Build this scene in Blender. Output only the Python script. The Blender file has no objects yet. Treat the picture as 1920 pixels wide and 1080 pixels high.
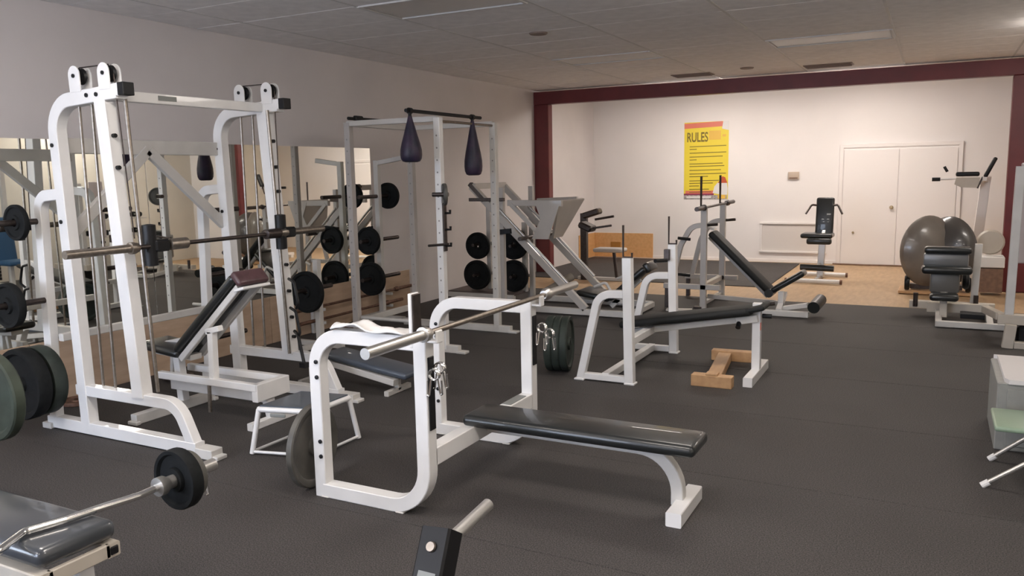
import bpy, bmesh, math, random
from mathutils import Vector, Matrix, Euler
random.seed(7)
PI = math.pi
scene = bpy.context.scene
COL = scene.collection

# ---------------------------------------------------------------- camera
YAW, PITCH, ROLL, FPX, CAMH = -0.48222789, 0.14118678, -0.02019018, 1515.5, 1.65
cy, sy, cp, sp = math.cos(YAW), math.sin(YAW), math.cos(PITCH), math.sin(PITCH)
fw = Vector((sy*cp, cy*cp, -sp)); rt = Vector((cy, -sy, 0)); up = rt.cross(fw)
r2 = math.cos(ROLL)*rt + math.sin(ROLL)*up
u2 = -math.sin(ROLL)*rt + math.cos(ROLL)*up
cam_data = bpy.data.cameras.new('camera'); cam = bpy.data.objects.new('camera', cam_data)
COL.objects.link(cam)
cam_data.sensor_width = 36; cam_data.lens = FPX/1920*36
cam_data.clip_start = .05; cam_data.clip_end = 100
R = Matrix((r2, u2, -fw)).transposed().to_4x4()
cam.matrix_world = Matrix.Translation((0, 0, CAMH)) @ R
scene.camera = cam

# ---------------------------------------------------------------- world, exposure, lamps
world = bpy.data.worlds.new('world'); scene.world = world; world.use_nodes = True
world.node_tree.nodes['Background'].inputs[0].default_value = (.75, .8, 1, 1)
world.node_tree.nodes['Background'].inputs[1].default_value = .3
vs = scene.view_settings
vs.view_transform = 'Standard'; vs.look = 'None'; vs.gamma = 1; vs.use_curve_mapping = False
vs.exposure = 0.75
TROFFER_POWER = 11.5       # main room lamps that are on
ALCOVE_POWER = 16.0       # far bay lamps
DAY_POWER = 95            # daylight through the street window behind the camera

def area(name, loc, target, sx, sy_, power, color):
    d = bpy.data.lights.new(name, 'AREA'); d.shape = 'RECTANGLE'; d.size = sx; d.size_y = sy_
    d.energy = power; d.color = color
    o = bpy.data.objects.new(name, d); COL.objects.link(o); o.location = loc
    o.rotation_euler = (Vector(target)-Vector(loc)).to_track_quat('-Z', 'Y').to_euler()
    return o
area('window_daylight', (-4.0, -3.0, 1.6), (-4.0, 5, 1.2), 3.0, 1.6, DAY_POWER, (.66, .77, 1.0))

# ---------------------------------------------------------------- materials
def mat(name, col, rough=.5, metal=0, noise=0, nscale=20, bump=0, bscale=200, coat=0, emit=None, espec=.5, col2=None):
    m = bpy.data.materials.new(name); m.use_nodes = True
    nt = m.node_tree; b = nt.nodes['Principled BSDF']
    b.inputs['Base Color'].default_value = (*col, 1); b.inputs['Roughness'].default_value = rough
    b.inputs['Metallic'].default_value = metal
    b.inputs['Specular IOR Level'].default_value = espec
    if coat: b.inputs['Coat Weight'].default_value = coat
    if emit:
        b.inputs['Emission Color'].default_value = (*emit[0], 1); b.inputs['Emission Strength'].default_value = emit[1]
    tc = nt.nodes.new('ShaderNodeTexCoord')
    if noise:
        n = nt.nodes.new('ShaderNodeTexNoise'); n.inputs['Scale'].default_value = nscale
        n.inputs['Detail'].default_value = 4
        nt.links.new(tc.outputs['Object'], n.inputs['Vector'])
        rp = nt.nodes.new('ShaderNodeValToRGB')
        a = [max(0, c*(1-noise)) for c in col]; c2 = col2 or [min(1, c*(1+noise)) for c in col]
        rp.color_ramp.elements[0].color = (*a, 1); rp.color_ramp.elements[0].position = .35
        rp.color_ramp.elements[1].color = (*c2, 1); rp.color_ramp.elements[1].position = .65
        nt.links.new(n.outputs['Fac'], rp.inputs['Fac'])
        nt.links.new(rp.outputs['Color'], b.inputs['Base Color'])
    if bump:
        n2 = nt.nodes.new('ShaderNodeTexNoise'); n2.inputs['Scale'].default_value = bscale
        nt.links.new(tc.outputs['Object'], n2.inputs['Vector'])
        bp = nt.nodes.new('ShaderNodeBump'); bp.inputs['Strength'].default_value = bump
        bp.inputs['Distance'].default_value = .002
        nt.links.new(n2.outputs['Fac'], bp.inputs['Height']); nt.links.new(bp.outputs['Normal'], b.inputs['Normal'])
    return m

def plywood_mat(name, c1, c2):
    m = bpy.data.materials.new(name); m.use_nodes = True
    nt = m.node_tree; b = nt.nodes['Principled BSDF']; b.inputs['Roughness'].default_value = .55
    tc = nt.nodes.new('ShaderNodeTexCoord'); mp = nt.nodes.new('ShaderNodeMapping')
    mp.inputs['Scale'].default_value = (6, 1.2, 6)
    n = nt.nodes.new('ShaderNodeTexNoise'); n.inputs['Scale'].default_value = 3; n.inputs['Detail'].default_value = 6
    rp = nt.nodes.new('ShaderNodeValToRGB'); rp.color_ramp.elements[0].color = (*c1, 1); rp.color_ramp.elements[1].color = (*c2, 1)
    rp.color_ramp.elements[0].position = .3; rp.color_ramp.elements[1].position = .7
    L = nt.links.new
    L(tc.outputs['Object'], mp.inputs['Vector']); L(mp.outputs['Vector'], n.inputs['Vector'])
    L(n.outputs['Fac'], rp.inputs['Fac']); L(rp.outputs['Color'], b.inputs['Base Color'])
    return m

WALL = mat('wall_paint', (.70, .655, .645), .7, noise=.03, nscale=1.5, bump=.15, bscale=60)
WALLFAR = mat('far_wall_paint', (.84, .80, .775), .65, noise=.02, nscale=1.2, bump=.12, bscale=60)
RIGHTW = mat('right_wall_paint', (.74, .70, .62), .7, noise=.04, nscale=1)
CEIL = mat('ceiling_tile', (.84, .81, .79), .9, noise=.05, nscale=8, bump=.4, bscale=90)
TBAR = mat('ceiling_grid_metal', (.62, .60, .58), .5)
RED = mat('dark_red_steel', (.125, .015, .017), .45, noise=.12, nscale=4)
MIRROR = mat('mirror_glass', (.94, .95, .90), .012, 1.0)
RUBBER = bpy.data.materials.new('rubber_mat_floor'); RUBBER.use_nodes = True
def _rub():
    nt = RUBBER.node_tree; b = nt.nodes['Principled BSDF']; L = nt.links.new
    tc = nt.nodes.new('ShaderNodeTexCoord')
    sp_ = nt.nodes.new('ShaderNodeTexNoise'); sp_.inputs['Scale'].default_value = 160; sp_.inputs['Detail'].default_value = 2
    r1 = nt.nodes.new('ShaderNodeValToRGB')
    r1.color_ramp.elements[0].color = (.032, .029, .028, 1); r1.color_ramp.elements[0].position = .38
    r1.color_ramp.elements[1].color = (.10, .089, .085, 1); r1.color_ramp.elements[1].position = .66
    lg = nt.nodes.new('ShaderNodeTexNoise'); lg.inputs['Scale'].default_value = 1.1; lg.inputs['Detail'].default_value = 5
    mx = nt.nodes.new('ShaderNodeMixRGB'); mx.blend_type = 'MULTIPLY'; mx.inputs[0].default_value = .5
    r2_ = nt.nodes.new('ShaderNodeValToRGB'); r2_.color_ramp.elements[0].color = (.62, .62, .62, 1); r2_.color_ramp.elements[0].position = .3
    r2_.color_ramp.elements[1].position = .75
    L(tc.outputs['Object'], sp_.inputs['Vector']); L(tc.outputs['Object'], lg.inputs['Vector'])
    L(sp_.outputs['Fac'], r1.inputs['Fac']); L(lg.outputs['Fac'], r2_.inputs['Fac'])
    L(r1.outputs['Color'], mx.inputs[1]); L(r2_.outputs['Color'], mx.inputs[2]); L(mx.outputs[0], b.inputs['Base Color'])
    b.inputs['Roughness'].default_value = .72; b.inputs['Specular IOR Level'].default_value = .35
    bp = nt.nodes.new('ShaderNodeBump'); bp.inputs['Strength'].default_value = .3; bp.inputs['Distance'].default_value = .002
    L(sp_.outputs['Fac'], bp.inputs['Height']); L(bp.outputs['Normal'], b.inputs['Normal'])
_rub()
TAN = plywood_mat('tan_vinyl_floor', (.40, .27, .155), (.50, .34, .20))
PLY = plywood_mat('plywood', (.50, .35, .24), (.62, .46, .33))
PLYBR = plywood_mat('bright_plywood', (.66, .36, .14), (.76, .44, .20))
LUMBER = plywood_mat('lumber', (.44, .25, .12), (.56, .34, .17))
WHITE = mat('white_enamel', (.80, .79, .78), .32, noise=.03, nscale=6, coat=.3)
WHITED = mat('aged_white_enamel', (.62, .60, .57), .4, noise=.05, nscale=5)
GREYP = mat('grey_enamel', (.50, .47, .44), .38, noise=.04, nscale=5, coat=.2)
SHADEP = mat('shaded_white_enamel', (.47, .44, .42), .5, noise=.04, nscale=5)  # white enamel greyed to put dim light into the wall-side rack posts
HOLE = mat('hole_shadow_grey', (.30, .29, .28), .6)
BEIGE = mat('beige_enamel', (.52, .47, .40), .45, noise=.05, nscale=4)
VINYL = mat('black_vinyl', (.016, .018, .018), .33, bump=.25, bscale=300, coat=.3)
VINYLB = mat('blue_grey_vinyl', (.07, .085, .11), .34, bump=.2, bscale=300, coat=.3)
MAROON = mat('worn_maroon_vinyl', (.09, .045, .05), .4, noise=.2, nscale=20)
IRON = mat('black_iron_plate', (.011, .012, .0125), .7, espec=.15, noise=.15, nscale=30, bump=.3, bscale=80)
IRONG = mat('green_black_rubber_plate', (.028, .036, .030), .6, espec=.3, noise=.2, nscale=12, bump=.3, bscale=60)
IRONO = mat('olive_grey_iron_plate', (.085, .08, .07), .5, noise=.2, nscale=10)
BARM = mat('aged_steel_bar', (.30, .26, .22), .38, .9, noise=.15, nscale=40)
BARD = mat('dark_steel_bar', (.08, .065, .06), .4, .8, noise=.15, nscale=40)
RUST = mat('rusty_bar', (.17, .09, .06), .55, .4, noise=.3, nscale=25)
CHROME = mat('chrome', (.85, .84, .82), .15, 1)
SILVER = mat('satin_silver', (.62, .60, .57), .35, .9)
BLACKP = mat('black_plastic', (.009, .009, .010), .42, espec=.3)
VINYLM = mat('matte_black_vinyl', (.014, .015, .015), .6, espec=.3)
NAVY = mat('navy_nylon', (.014, .016, .05), .5, noise=.5, nscale=9, col2=(.035, .016, .045), bump=.4, bscale=120)
SMOKE = mat('smoked_grey_plastic', (.17, .15, .13), .3, noise=.15, nscale=4, coat=.3)
YELLOW = mat('poster_yellow', (.83, .66, .05), .4)
INK = mat('poster_ink', (.20, .14, .02), .5)
FADED = mat('poster_faded_orange', (.80, .50, .08), .5)
SALMON = mat('poster_salmon_red', (.72, .19, .12), .4)
MAGENTA = mat('poster_dark_magenta', (.28, .03, .08), .4)
PAPER = mat('white_paper', (.78, .76, .74), .5)
PGREY = mat('poster_grey_print', (.36, .33, .32), .5, noise=.5, nscale=60)
DOORP = mat('door_paint', (.83, .785, .755), .5)
GREENC = mat('pale_green_plastic', (.25, .34, .24), .35, coat=.2)
CABW = mat('cabinet_laminate', (.70, .67, .66), .35)
CABG = mat('cabinet_side_grey', (.28, .28, .26), .5, noise=.05)
BRASS = mat('worn_brass', (.42, .33, .2), .35, .8)
BOXBR = mat('brown_cardboard', (.22, .13, .09), .7, noise=.15)
OUTLET = mat('brown_outlet_plate', (.42, .19, .035), .5)
THERMO = mat('beige_plastic', (.52, .42, .33), .5)
SHADEG = mat('tan_foam', (.23, .20, .165), .7)
BLUE = mat('blue_fabric', (.03, .09, .18), .7)
OLIVE = mat('olive_grey_panel', (.19, .20, .17), .75, noise=.08, nscale=2)
LENS_OFF = mat('prismatic_diffuser', (.60, .57, .53), .35, bump=.4, bscale=200)
LENS_ON = mat('lit_diffuser', (.9, .9, .85), .5, emit=((1.0, .92, .85), TROFFER_POWER))
LENS_FAR = mat('lit_diffuser_far', (.9, .9, .85), .5, emit=((1.0, .915, .84), ALCOVE_POWER))
STREET = mat('daylight_glass', (.8, .85, .9), .3, emit=((.8, .88, 1), 1.2))
DARK = mat('dark_opening', (.02, .02, .02), .8)
LABELG = mat('grey_sticker', (.22, .23, .22), .4)

# ---------------------------------------------------------------- geometry helpers
def V(*a): return Vector(a if len(a) > 1 else a[0])

def fillet(pts, rads, n=7):
    pts = [Vector(p) for p in pts]
    if not isinstance(rads, (list, tuple)): rads = [rads]*len(pts)
    out = [pts[0]]
    for i in range(1, len(pts)-1):
        a, b, c = pts[i-1], pts[i], pts[i+1]; r = rads[i]
        if r <= 0: out.append(b); continue
        d1 = (a-b).normalized(); d2 = (c-b).normalized()
        ang = d1.angle(d2)
        if ang > PI-.02: out.append(b); continue
        t = min(r/math.tan(ang/2), (a-b).length*.99, (c-b).length*.99); r = t*math.tan(ang/2)
        bis = (d1+d2).normalized(); cen = b + bis*(r/math.sin(ang/2))
        s = b+d1*t-cen; e = b+d2*t-cen; tot = s.angle(e); ax = s.cross(e).normalized()
        for k in range(n+1):
            out.append(cen + (Matrix.Rotation(tot*k/n, 3, ax) @ s))
    out.append(pts[-1]); return out

class M:
    def __init__(s): s.bm = bmesh.new()
    def _ring(s, prev, ring, close=True):
        n = len(ring)
        for i in range(n if close else n-1):
            j = (i+1) % n
            s.bm.faces.new((prev[i], prev[j], ring[j], ring[i]))
    def sweep(s, pts, sec, N, cap=True):
        """sec: list of (a,b): a in-plane, b along N"""
        pts = [Vector(p) for p in pts]; N = Vector(N).normalized(); prev = None; first = None
        for i, p in enumerate(pts):
            if i == 0: t = (pts[1]-p).normalized(); k = 1
            elif i == len(pts)-1: t = (p-pts[i-1]).normalized(); k = 1
            else:
                t1 = (p-pts[i-1]).normalized(); t2 = (pts[i+1]-p).normalized(); t = (t1+t2).normalized()
                k = 1/max(.3, math.cos(t1.angle(t2)/2))
            side = N.cross(t).normalized(); nn = t.cross(side)
            ring = [s.bm.verts.new(p+side*a*k+nn*b) for a, b in sec]
            if prev: s._ring(prev, ring)
            else: first = ring
            prev = ring
        if cap:
            s.bm.faces.new(first[::-1]); s.bm.faces.new(prev)
        return s
    def sq(s, pts, w=.05, h=None, N=(0, 1, 0), r=0, ch=.004, n=7):
        h = h or w; a, b = w/2, h/2; c = min(ch, a*.4, b*.4)
        sec = [(-a+c, -b), (a-c, -b), (a, -b+c), (a, b-c), (a-c, b), (-a+c, b), (-a, b-c), (-a, -b+c)]
        return s.sweep(fillet(pts, r, n) if r else pts, sec, N)
    def tube(s, pts, rad=.02, r=0, seg=12, n=7):
        pts = fillet(pts, r, n) if r else [Vector(p) for p in pts]
        d = (pts[1]-pts[0]).normalized()
        u = d.orthogonal().normalized(); prev = None
        for i, p in enumerate(pts):
            if i == 0: t = (pts[1]-p).normalized()
            elif i == len(pts)-1: t = (p-pts[i-1]).normalized()
            else: t = ((p-pts[i-1]).normalized()+(pts[i+1]-p).normalized()).normalized()
            u = (u-t*u.dot(t)).normalized(); v = t.cross(u)
            ring = [s.bm.verts.new(p+(u*math.cos(2*PI*k/seg)+v*math.sin(2*PI*k/seg))*rad) for k in range(seg)]
            if prev: s._ring(prev, ring)
            else: s.bm.faces.new(ring[::-1])
            prev = ring
        s.bm.faces.new(prev); return s
    def box(s, c, size, rot=(0, 0, 0), bev=.004, seg=1):
        mtx = Matrix.Translation(c) @ Euler(rot).to_matrix().to_4x4() @ Matrix.Diagonal((*size, 1))
        g = bmesh.ops.create_cube(s.bm, size=1, matrix=mtx)
        if bev:
            es = list({e for v in g['verts'] for e in v.link_edges})
            bmesh.ops.bevel(s.bm, geom=es, offset=min(bev, min(size)*.45), segments=seg, profile=.5, affect='EDGES')
        return s
    def lathe(s, prof, o, axis, seg=32):
        """prof [(r,z)], z along axis"""
        q = Vector(axis).to_track_quat('Z', 'Y').to_matrix(); o = Vector(o); prev = None; ring0 = None
        for r, z in prof:
            ring = [s.bm.verts.new(o+q @ Vector((r*math.cos(2*PI*k/seg), r*math.sin(2*PI*k/seg), z))) for k in range(seg)]
            if prev: s._ring(prev, ring)
            else: ring0 = ring
            prev = ring
        if prof[0] == prof[-1]:
            s._weld = True
            bmesh.ops.remove_doubles(s.bm, verts=ring0+prev, dist=1e-5)
        else:
            s.bm.faces.new(ring0[::-1]); s.bm.faces.new(prev)
        return s
    def prism(s, poly, axis, d0, d1, bev=0):
        """poly 2-D in the plane across axis ('x':(y,z) 'y':(x,z) 'z':(x,y))"""
        def P(a, b, d): return {'x': (d, a, b), 'y': (a, d, b), 'z': (a, b, d)}[axis]
        r0 = [s.bm.verts.new(P(a, b, d0)) for a, b in poly]; r1 = [s.bm.verts.new(P(a, b, d1)) for a, b in poly]
        s._ring(r0, r1); s.bm.faces.new(r0[::-1]); s.bm.faces.new(r1)
        return s
    def xf(s, mtx):
        bmesh.ops.transform(s.bm, matrix=mtx, verts=s.bm.verts[:]); return s
    def obj(s, name, m, parent=None, label=None, kind=None, sub=None):
        bmesh.ops.recalc_face_normals(s.bm, faces=s.bm.faces[:])
        off = Vector((0, 0, 0)); p = parent
        while p is not None: off += Vector(p.location); p = p.parent
        if off.length: bmesh.ops.translate(s.bm, vec=-off, verts=s.bm.verts[:])
        me = bpy.data.meshes.new(name); s.bm.to_mesh(me); s.bm.free()
        me.materials.append(m)
        for pl in me.polygons: pl.use_smooth = True
        me.set_sharp_from_angle(angle=math.radians(35))
        o = bpy.data.objects.new(name, me); COL.objects.link(o)
        if parent: o.parent = parent
        if label: o['label'] = label
        if kind: o['kind'] = kind
        return o

def thing(name, label, cat, loc=(0, 0, 0), group=None):
    o = bpy.data.objects.new(name, None); COL.objects.link(o); o.empty_display_size = .1
    o.location = loc; o['label'] = label; o['category'] = cat
    if group: o['group'] = group
    return o
def tag(o, label, cat, group=None):
    o['label'] = label; o['category'] = cat
    if group: o['group'] = group
    return o
def pad(m, c, size, rot=(0, 0, 0), bev=.02): return m.box(c, size, rot, bev, 3)

# ================================================================ SETTING
XL, XR, Y0, YB, H = -5.87, 2.2, -3.2, 14.72, 2.967
YBEAM, XCOL = 12.1, 0.80
fl = M().box(((XL+XR)/2, (Y0+YB)/2, -.06), (XR-XL+.2, YB-Y0+.2, .10), bev=0).obj('floor', DARK, kind='structure')
# rubber mat rolls, seams every 1.22 m
seams = [5.45-1.22*k for k in range(7, 0, -1)] + [5.45, 6.66, 7.88, 9.15, 10.40]
for a, b in zip(seams[:-1], seams[1:]):
    M().box(((XL+XR)/2, (a+b)/2, -.006), (XR-XL, b-a-(.007 if a > 5 else .003), .012), bev=.0015).obj('rubber_mat', RUBBER, fl)
M().box(((XL+XR)/2, (10.40+YB)/2, -.007), (XR-XL, YB-10.405, .008), bev=0).obj('vinyl_flooring', TAN, fl, 'tan wood-look vinyl flooring')
M().box((-3.93, 13.05, .003), (3.82, 3.05, .012), bev=.003).obj('rubber_mat', RUBBER, fl)

# ceiling grid
ce = M().box(((XL+XR)/2, (Y0+YB)/2, H+.07), (XR-XL+.2, YB-Y0+.2, .06), bev=0).obj('ceiling', CEIL, kind='structure')
gx = [-1.66+1.22*k for k in range(-4, 5)]; gy = [8.95+.61*k for k in range(-21, 11)]
lit = {(1.39, 9.26), (-3.5, 1.94), (-1.05, 1.94), (-1.05, 5.6), (1.39, 1.94), (-1.05, -1.73), (-3.5, -1.73)}  # rear pair added as ambient fill; far right-wall one lit to brighten that wall
litfar = {(-3.5, 12.9), (-1.05, 12.9)}
off = {(-3.5, 5.6), (-3.5, 9.26), (-1.05, 9.26), (1.39, 5.6)}
vents = {(-2.88+.61, 11.69), (-1.05, 11.69)}
tile_me = {}
def near(p, S): return any(abs(p[0]-q[0]) < .4 and abs(p[1]-q[1]) < .28 for q in S)
for i in range(len(gx)-1):
    for j in range(len(gy)-1):
        x0, x1 = max(gx[i], XL), min(gx[i+1], XR); y0, y1 = max(gy[j], Y0), min(gy[j+1], YB)
        if x1-x0 < .05 or y1-y0 < .05: continue
        c = ((gx[i]+gx[i+1])/2, (gy[j]+gy[j+1])/2)
        if near(c, lit | litfar | off): continue
        k = (round(x1-x0, 3), round(y1-y0, 3))
        if k not in tile_me:
            o = M().box((0, 0, 0), (k[0]-.006, k[1]-.006, .014), bev=.003).obj('ceiling_tile', CEIL, ce); tile_me[k] = o.data
        else:
            o = bpy.data.objects.new('ceiling_tile', tile_me[k]); COL.objects.link(o); o.parent = ce
        o.location = ((x0+x1)/2, (y0+y1)/2, H+.008+random.uniform(-.001, .001))
def dupe(o, dx, dy):
    c = o.copy(); COL.objects.link(c); c.location = (o.location.x+dx, o.location.y+dy, o.location.z)
    for ch in o.children:
        d = ch.copy(); COL.objects.link(d); d.parent = c
    return c
for x in gx[1:-1]:
    M().box((x, (Y0+YB)/2, H+.003), (.024, YB-Y0, .008), bev=0).obj('grid_bar', TBAR, ce)
def troffer(c, lens, label):
    t = thing('ceiling_light', label, 'light', (c[0], c[1], H), 'recessed ceiling lights')
    m = M()
    for sx in (-1, 1): m.box((c[0]+sx*.59, c[1], H+.005), (.03, .60, .03))
    for s_ in (-1, 1): m.box((c[0], c[1]+s_*.29, H+.005), (1.15, .03, .03))
    m.obj('frame', TBAR, t)
    if lens is LENS_OFF: M().box((c[0], c[1], H+.006), (1.15, .55, .012)).obj('diffuser', lens, t)
    else: M().box((c[0], c[1], H-.035), (1.15, .50, .07), bev=.02).obj('diffuser', lens, t)  # lit lens made deep and dropped so its sides light the ceiling
where = {(-3.5, 1.94): 'lit ceiling light above the bench with the curl bar', (-1.05, 1.94): 'lit ceiling light above the foreground floor', (-1.05, 5.6): 'lit ceiling light over the flat bench',
         (1.39, 1.94): 'lit ceiling light by the right wall near the camera', (-1.05, -1.73): 'unseen fill light added to the ceiling at the rear, right', (-3.5, -1.73): 'unseen fill light added to the ceiling at the rear, left',
         (-3.5, 12.9): 'lit ceiling light in the far bay near the left wall', (-1.05, 12.9): 'lit ceiling light in the far bay before the double door',
         (-3.5, 5.6): 'unlit ceiling panel light with dark outline at top of photo', (-3.5, 9.26): 'unlit ceiling panel light nearest the left wall before the red beam',
         (-1.05, 9.26): 'unlit ceiling panel light right of centre before the red beam', (1.39, 5.6): 'unlit ceiling light by the right wall', (1.39, 9.26): 'unseen ceiling light nearest the red beam, lit to brighten the right wall'}
for c in sorted(lit): troffer(c, LENS_ON, where[c])
for c in sorted(litfar): troffer(c, LENS_FAR, where[c])
for c in sorted(off): troffer(c, LENS_OFF, where[c])
VENTM = mat('dusty_vent_metal', (.25, .19, .16), .6)
for x, y, w in ((-3.1, 11.52, .55), (-1.32, 11.58, .6)):
    t = thing('ceiling_vent', 'dusty brown ceiling vent before the red beam, ' + ('left one' if x < -2 else 'right one'), 'vent', (x, y, H))
    M().box((x, y, H-.004), (w, .30, .012)).obj('backing', VENTM, t)
    for k in range(6): M().box((x, y-.11+k*.044, H-.013), (w-.05, .02, .008), (.5, 0, 0), 0).obj('slat', VENTM, t)
for x, y, lb in ((-2.29, 11.2, 'round dark ceiling speaker near the red beam'), (-3.43, 7.2, 'small round ceiling fitting left of centre')):
    o = M().lathe([(.001, 0), (.08, 0), (.09, .01), (.09, .015), (.001, .015)], (x, y, H-.014), (0, 0, 1), 20).obj('ceiling_speaker', VENTM); tag(o, lb, 'speaker')

# walls
def wallbox(n, c, s_, m): return M().box(c, s_, bev=0).obj(n, m, kind='structure')
wallbox('wall_left', (XL-.06, (Y0+YB)/2, H/2), (.12, YB-Y0+.24, H+.1), WALL)
wallbox('wall_back', ((XL+XR)/2, YB+.06, H/2), (XR-XL+.24, .12, H+.1), WALLFAR)
wallbox('wall_right', (XR+.06, (Y0+YB)/2, H/2), (.12, YB-Y0+.24, H+.1), RIGHTW)
wallbox('wall_front', ((XL+XR)/2, Y0-.06, H/2), (XR-XL+.24, .12, H+.1), WALL)
w = M().box((-4.0, Y0+.01, 1.6), (3.0, .02, 1.6)).obj('window_1', STREET, kind='structure')
m = M()
for z in (.78, 2.42): m.box((-4, Y0+.03, z), (3.1, .06, .06))
for x in (-5.53, -4, -2.47): m.box((x, Y0+.03, 1.6), (.06, .06, 1.64))
m.obj('window_frame', WHITED, w)
# red steel frame
M().box(((XL+XCOL)/2+.45, YBEAM+.08, 2.84), (XCOL-XL+.9, .16, .20), bev=.004).obj('trim_1', RED, kind='structure')['label'] = 'dark red steel beam across the room'
c = M(); c.box((XL+.13, YBEAM+.08, 1.37), (.26, .16, 2.74), bev=.01)
c.obj('trim_2', RED, kind='structure')['label'] = 'dark red steel column at the left wall'
c = M(); c.box((XCOL+.18, YBEAM+.08, 1.37), (.36, .16, 2.74), bev=.01)
c.obj('trim_3', RED, kind='structure')['label'] = 'dark red steel column at the right'
M().box((1.68, YBEAM+.08, 1.37), (1.04, .1, 2.74), bev=0).obj('wall_partition', WALLFAR, kind='structure')
# mirror
mi = thing('wall_mirror', 'long frameless mirror along the left wall above plywood', 'mirror', (XL, 2.6, .47))
for k in range(7):
    ya = 7.70-1.53*(k+1); M().box((XL+.006, ya+.765, 1.22), (.008, 1.527, 1.50), bev=.002).obj('mirror_pane', MIRROR, mi)
# plywood wainscot
pw = thing('plywood_wainscot', 'plywood strip along the foot of the left wall under the mirror', 'panel', (XL, 3, 0))
for k in range(5):
    yb = 8.40-2.44*k; M().box((XL+.008, yb-1.22, .235), (.014, 2.434, .47), bev=.002).obj('plywood_panel', PLY, pw)
pc = thing('corner_plywood', 'bright orange plywood around the foot of the far left corner', 'panel', (XL, YB, 0))
M().box((XL+.008, YB-.40, .24), (.014, .78, .46), bev=.002).obj('plywood_panel', PLYBR, pc)
M().box((XL+.60, YB-.008, .24), (1.18, .014, .46), bev=.002).obj('plywood_panel', PLYBR, pc)
o = M().box((-5.42, YB-.022, .20), (.20, .012, .20)).obj('outlet_plate', OUTLET); tag(o, 'dark orange-brown square cover plate on the corner plywood', 'outlet')
M().box((-2.7, YB-.008, .03), (5.2, .012, .06)).obj('baseboard_back', WALLFAR, kind='structure')
# double door
d1 = M().box((-.55, YB-.012, .99), (1.78, .016, 2.0), bev=.003).obj('door_1', WALLFAR, kind='structure')
dm = M(); dm.box((-1.42, YB-.02, .98), (.06, .04, 1.96)).box((.33, YB-.02, .98), (.06, .04, 1.96)).box((-.545, YB-.02, 1.98), (1.81, .04, .06)); dm.obj('door_frame', DOORP, d1)
for s_, x in ((-1, -.965), (1, -.125)):
    lf = M().box((x, YB-.026, .965), (.828, .028, 1.90), bev=.004).obj('door_leaf', DOORP, d1)
    if s_ < 0:
        M().lathe([(.001, -.03), (.022, -.028), (.03, -.01), (.012, .0), (.012, .02), (.03, .022), (.03, .03)], (-.63, YB-.07, .97), (0, 1, 0), 16).obj('knob', BRASS, lf)
        M().lathe([(.001, 0), (.018, 0), (.018, .02)], (-1.2, YB-.06, .55), (0, 1, 0), 10).obj('lock', BRASS, lf)
# threshold / cables at base
o = M().tube([(-1.5, YB-.05, .012), (-1.0, YB-.09, .012), (-.6, YB-.05, .012), (-.1, YB-.1, .012), (.3, YB-.06, .012)], .012, r=.3, seg=6).obj('floor_cable', BOXBR); tag(o, 'brown cable lying along the foot of the double door', 'cable')
# return air grille
g = thing('return_grille', 'wide white louvred air grille low on the far wall', 'grille', (-2.2, YB, .18))
gm = M()
for z in (.19, .69): gm.box((-2.17, YB-.02, z), (1.12, .035, .035))
for x in (-2.70, -1.64): gm.box((x, YB-.015, .44), (.03, .02, .50))
gm.obj('frame', DOORP, g)
M().box((-2.17, YB-.006, .44), (1.04, .006, .47), bev=0).obj('backing', mat('grille_shadow_paint', (.70, .65, .61), .8), g)
sl = None
for k in range(18):
    if sl is None: sl = M().box((0, 0, 0), (1.03, .018, .006), (-.6, 0, 0), 0).obj('slat', DOORP, g); o = sl
    else: o = sl.copy(); COL.objects.link(o); o.parent = g
    o.location = (-2.17+2.2, -.018, .222+k*.0255-.18)
# thermostat
t = thing('thermostat', 'small beige box thermostat on the far wall', 'thermostat', (-2.18, YB, 1.5))
M().box((-2.18, YB-.02, 1.51), (.18, .04, .13), bev=.01, seg=2).obj('body', THERMO, t); M().box((-2.18, YB-.042, 1.47), (.14, .008, .02)).obj('vent_strip', BOXBR, t)
# poster
px0, px1, pz0, pz1 = -4.10, -3.30, 1.11, 2.49
po = thing('rules_poster', 'yellow gym rules poster with red top strip on the far wall', 'poster', ((px0+px1)/2, YB, pz0))
yy = YB-.004
def flat(x0, x1, z0, z1, lay, m, n, lb=None): return M().box(((x0+x1)/2, yy-lay*.0015, (z0+z1)/2), (x1-x0, .0015, z1-z0), bev=0).obj(n, m, po, lb)
flat(px0, px1, pz0, pz1, 0, YELLOW, 'sheet')
M().prism([(px0, 2.38), (px1-.10, 2.40), (px1-.06, 2.44), (px1-.12, 2.49), (px0, 2.47)], 'y', yy-.003, yy-.0015).obj('top_strip', SALMON, po, 'salmon red strip')
M().prism([(px1-.12, 2.36), (px1, 2.33), (px1, 2.49), (px1-.10, 2.49)], 'y', yy-.0045, yy-.003).obj('glare_corner', PAPER, po, 'pale glare-white corner')  # glare on the sheet, painted as a pale corner patch
def text(s_, x, z, size, m, n, sc=1.0, lay=2):
    cu = bpy.data.curves.new(n, 'FONT'); cu.body = s_; cu.size = size; cu.extrude = .0006; cu.offset = .0035*size/.2
    tmp = bpy.data.objects.new(n, cu); COL.objects.link(tmp)
    dg = bpy.context.evaluated_depsgraph_get(); dg.update()
    me = bpy.data.meshes.new_from_object(tmp.evaluated_get(dg)); bpy.data.objects.remove(tmp)
    me.transform(Matrix.Diagonal((sc, 1, 1, 1))); me.transform(Matrix.Rotation(PI/2, 4, 'X'))
    me.materials.clear(); me.materials.append(m)
    o = bpy.data.objects.new(n, me); COL.objects.link(o); o.parent = po
    o.location = Vector((x, yy-lay*.0015-.001, z))-po.location
    return o
text('RULES', px0+.045, 2.145, .235, INK, 'title_lettering', .60)
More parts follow.
